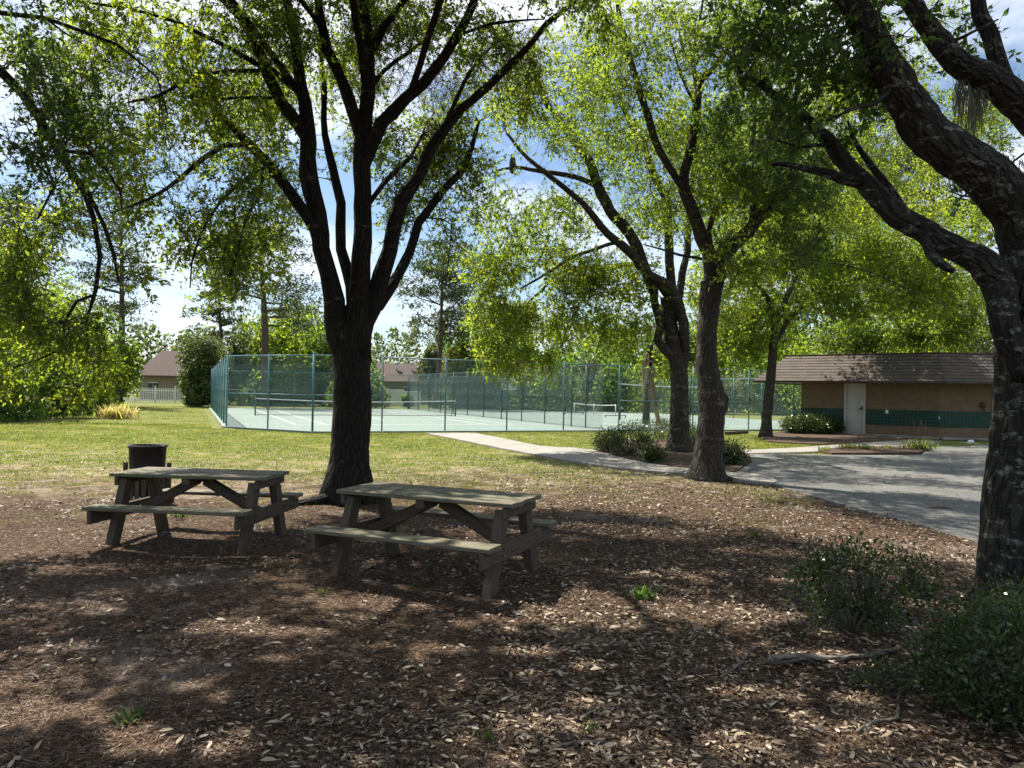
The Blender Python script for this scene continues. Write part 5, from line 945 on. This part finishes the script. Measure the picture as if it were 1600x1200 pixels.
for k in range(26):
    a = 6.28*k/26; el_ = random.uniform(-.2, 1.1); d = Vector((math.cos(a)*math.cos(el_), math.sin(a)*math.cos(el_), math.sin(el_))); p = Vector((.2, 0, 4.6)); c = p+d*.9; sv = d.cross(Vector((0, 0, 1))).normalized()
    for q in range(16):
        an = -1.2+2.4*q/15; dd2 = (d*math.cos(an)+sv*math.sin(an)).normalized(); ribbon([c, c+dd2*.5, c+dd2*.9+Vector((0, 0, -.2))], [.02, .03, .004], dd2.cross(Vector((0, 0, 1))).normalized())
npmesh('crown', V, Fc, M['leafFar'], rng.random(len(Fc)), r)
# dark pod hanging from a twig of the leaning tree
p = at(801, 259, 19.6); b = MB(); q = [(0, .30), (.03, .27), (.075, .18), (.10, .02), (.085, -.12), (.04, -.20), (.0, -.23)]
b.tube([p+Vector((0, 0, z)) for rr, z in q], [max(rr, .004) for rr, z in q], 12, rough=.15); b.build('hanging_pod', M['blackpl'], label='small dark oval pod hanging from a thin branch against the sky', cat='pod')

# ================================================================ fallen branches, litter and grass
M['stick'] = bark_mat('dead stick', (.10, .085, .07), (.26, .23, .20), (.34, .34, .30), .6)
def stick(label, P, rr, name='fallen_branch', twig=True):
    pts = [G(px, py) for px, py in P]; pts = [Vector((p.x, p.y, gz(p.x, p.y)+rr*.7+.012)) for p in pts]; C = [Vector(c) for c in catmull([tuple(p) for p in pts], .06)]; C = [c+noise.noise_vector(c*5)*rr*.6 for c in C]
    n = len(C); b = MB(); b.tube(C, [rr*(1-.5*i/n) for i in range(n)], 8, rough=.2)
    if twig:
        for f in (.35, .6, .8): c = C[int(n*f)]; a = random.uniform(0, 6.28); b.tube([c, c+Vector((math.cos(a)*.10, math.sin(a)*.10, .02)), c+Vector((math.cos(a)*.2, math.sin(a)*.22, .0))], [rr*.4, rr*.3, rr*.15], 5)
    b.build(name, M['stick'], label=label, cat='branch', group='fallen branches in the leaf litter')
stick('thick mossy fallen branch lying in the leaf litter left of the corner shrub', [(1205, 1032), (1270, 1030), (1330, 1027), (1400, 1020)], .032, twig=False)
stick('forked stick lying diagonally left of the thick fallen branch', [(1128, 1060), (1150, 1040), (1170, 1020), (1188, 1003)], .010)
stick('long bent stick in front of the corner shrub', [(1340, 1140), (1370, 1125), (1400, 1118), (1405, 1085), (1420, 1060)], .011)
stick('thin pale stick beside the sparse round shrub', [(1305, 975), (1330, 990), (1350, 1000)], .008, twig=False)
stick('stick lying right of the near table', [(880, 902), (905, 895), (925, 892)], .012, twig=False)
stick('thin curved twig in the litter at lower left', [(285, 990), (300, 1004), (312, 998)], .004)
stick('long thin twig at the bottom left of the litter', [(20, 1178), (45, 1190), (80, 1197)], .005, twig=False)
stick('dark stick near the bottom centre of the litter', [(860, 1170), (900, 1163), (945, 1160)], .012, twig=False)
stick('short stick in the litter under the near table', [(560, 905), (600, 912)], .006, twig=False)
# leaf litter: thousands of curled fallen leaves
def scatter(n, y0, y1, pw):
    f = rng.random(n); Yv = y0+(y1-y0)*f**pw; X = (rng.random(n)*2-1)*(Yv*.75+.8); return X, Yv
lotp = [(p.x, p.y) for p in lot]; pathp = [(p.x, p.y) for p in up+lo]
def inside(X, Y, poly):
    c = np.zeros(len(X), bool); n = len(poly)
    for i in range(n):
        x1, y1 = poly[i]; x2, y2 = poly[i-1]; k = (y1 > Y) != (y2 > Y); xx = (x2-x1)*(Y-y1)/((y2-y1) if y2 != y1 else 1e-9)+x1; c ^= k & (X < xx)
    return c
X, Yv = scatter(230000, 2.2, 22, 1.55)
cl = np.array([noise.noise((a*.9, b_*.9, 4))+.7*noise.noise((a*3, b_*3, 8)) for a, b_ in zip(X, Yv)])
rgt = np.clip((X+.5)*.18, -.3, .5)
band_ = np.exp(-((Yv-15)/2.6)**2)*(X < 3)
keep = (cl+rgt+.35*band_+rng.random(len(X))*1.0 > .50) & (~(inside(X, Yv, lotp) | inside(X, Yv, pathp)) | (rng.random(len(X)) < .05)) & (rng.random(len(X)) < np.clip((23-Yv)/9, 0, 1)*np.clip(.45+Yv*.0+np.clip(X+1.5, 0, 1.5)*.4, .45, 1)); X = X[keep]; Yv = Yv[keep]; n = len(X)
Z = np.array([gz(a, b_) for a, b_ in zip(X, Yv)])+.006+rng.random(n)*.014; pv = inside(X, Yv, lotp) | inside(X, Yv, pathp); Z = np.where(pv, .022, Z)
ax = rng.normal(size=(n, 3)); ax[:, 2] *= .16; l = .048*(.35+.85*rng.random(n)); l = np.where(rng.random(n) < .12, l*1.5, l)*np.clip(.9+Yv*.02, .9, 1.2)
a = unit(ax); rr = np.zeros((n, 3)); rr[:, 2] = 1; rr += rng.normal(size=(n, 3))*.35; s = unit(np.cross(a, rr)); nm = np.cross(s, a); nm *= np.sign(nm[:, 2:3]+1e-6); wd = l*(.24+.15*rng.random(n)); C = np.stack([X, Yv, Z], 1); ln = l[:, None]; w3 = wd[:, None]; cu = (rng.random((n, 1))*.5)
V = np.stack([C-a*ln*.5+nm*ln*cu*.25, C+s*w3*.5-a*ln*.18+nm*w3*.35, C+s*w3*.42+a*ln*.2+nm*w3*.3, C+a*ln*.5+nm*ln*cu*.3, C-s*w3*.42+a*ln*.2+nm*w3*.3, C-s*w3*.5-a*ln*.18+nm*w3*.35], 1).reshape(-1, 3)
bs = (np.arange(n)*6)[:, None]; cc = np.concatenate([bs+np.array([[0, 1, 2, 5]]), bs+np.array([[2, 3, 4, 5]])])   # two folded panes per leaf
tone = np.clip(np.where(rng.random(n) < .55, .03+.37*rng.random(n), .40+.6*rng.beta(1.5, 2.0, n)), 0, 1); litter = npmesh('leaf_litter', V, cc, M['litter'], np.concatenate([tone, tone])); setp(litter, 'brown and tan fallen leaves covering the shaded ground', 'leaf litter', kind='stuff')
X, Yv = scatter(150000, 2.2, 12, 1.6); n = len(X); Z = np.array([gz(a_, b_) for a_, b_ in zip(X, Yv)])+.003+rng.random(n)*.008; ax = rng.normal(size=(n, 3)); ax[:, 2] *= .08; l = .05*(.6+.9*rng.random(n))
k = ~inside(X, Yv, lotp); needles = leaves('pine_needles', np.stack([X, Yv, Z], 1)[k], ax[k], l[k], np.full(n, .0042)[k], M['needle'], None, fold=0, updn=3); setp(needles, 'reddish brown pine needles scattered among the fallen leaves', 'pine needles', kind='stuff')
X, Yv = scatter(70000, 2.2, 11, 1.6); n = len(X); Z = np.array([gz(a_, b_) for a_, b_ in zip(X, Yv)])+.004+rng.random(n)*.01; ax = rng.normal(size=(n, 3)); ax[:, 2] *= .3; l = .014*(.5+1.2*rng.random(n)); k = ~inside(X, Yv, lotp)
debris = leaves('mulch_fragments', np.stack([X, Yv, Z], 1)[k], ax[k], l[k], (l*.5)[k], M['litter'], None, np.clip(rng.beta(1.1, 3.4, n), 0, 1)[k], fold=.2, updn=2.5); setp(debris, 'tiny crumbled fragments of leaves and bark on the ground', 'leaf fragments', kind='stuff')
# grass tufts
n = 330000; f = rng.random(n); Yv = 9+25*f**1.25; X = (rng.random(n)*2-1)*(Yv*.75+1); X = np.where(X > Yv*.55, X*.6, X); kf = slice(0, 60000); Yv[kf] = 30+34*rng.random(60000); X[kf] = -14-28*rng.random(60000)
big_ = np.array([noise.noise((a_*.5, b_*.5, 11)) + .8*noise.noise((a_*1.7, b_*1.7, 2)) for a_, b_ in zip(X, Yv)])
th = np.clip((16.2+X*.2-Yv)/6.5, -.40, 1.5)
rel = np.stack([X-P0.x, Yv-P0.y], 1); uu = rel@np.array([U.x, U.y]); vv = rel@np.array([W.x, W.y]); onc = (uu > -3.6) & (vv > -.5) & (uu+vv > -.4) & (vv > -.4)
keep = (big_+1.1*rng.random(n)**1.5-.22 > th) & ~inside(X, Yv, lotp) & ~inside(X, Yv, pathp) & ~onc & (X < 13.5); X = X[keep]; Yv = Yv[keep]; big_ = big_[keep]; n = len(X)
h = (.022+.034*rng.random(n))*np.clip(.8+Yv*.014, .8, 1.3); wv = (.004+.007*rng.random(n))*np.clip(Yv/14, .6, 1.7); an = rng.random(n)*6.28; dx_ = np.cos(an); dy_ = np.sin(an); Z = np.array([gz(a_, b_) for a_, b_ in zip(X, Yv)])-.004; le = rng.normal(size=(n, 2))*.4*h[:, None]
V = np.stack([np.stack([X-dx_*wv, Yv-dy_*wv, Z], 1), np.stack([X+dx_*wv, Yv+dy_*wv, Z], 1), np.stack([X+le[:, 0], Yv+le[:, 1], Z+h], 1)], 1).reshape(-1, 3)
tone = np.clip(.44-.42*big_+(rng.random(n)-.5)*.5+.12*np.clip((17-Yv)/5, 0, 1), 0, 1); gr_ = npmesh('grass', V, np.arange(3*n).reshape(-1, 3), M['grass'], tone); setp(gr_, 'sunlit patchy short grass of the lawn', 'grass', kind='stuff')
print('objects', len(bpy.data.objects), 'faces', sum(len(o.data.polygons) for o in bpy.data.objects if o.type == 'MESH'))
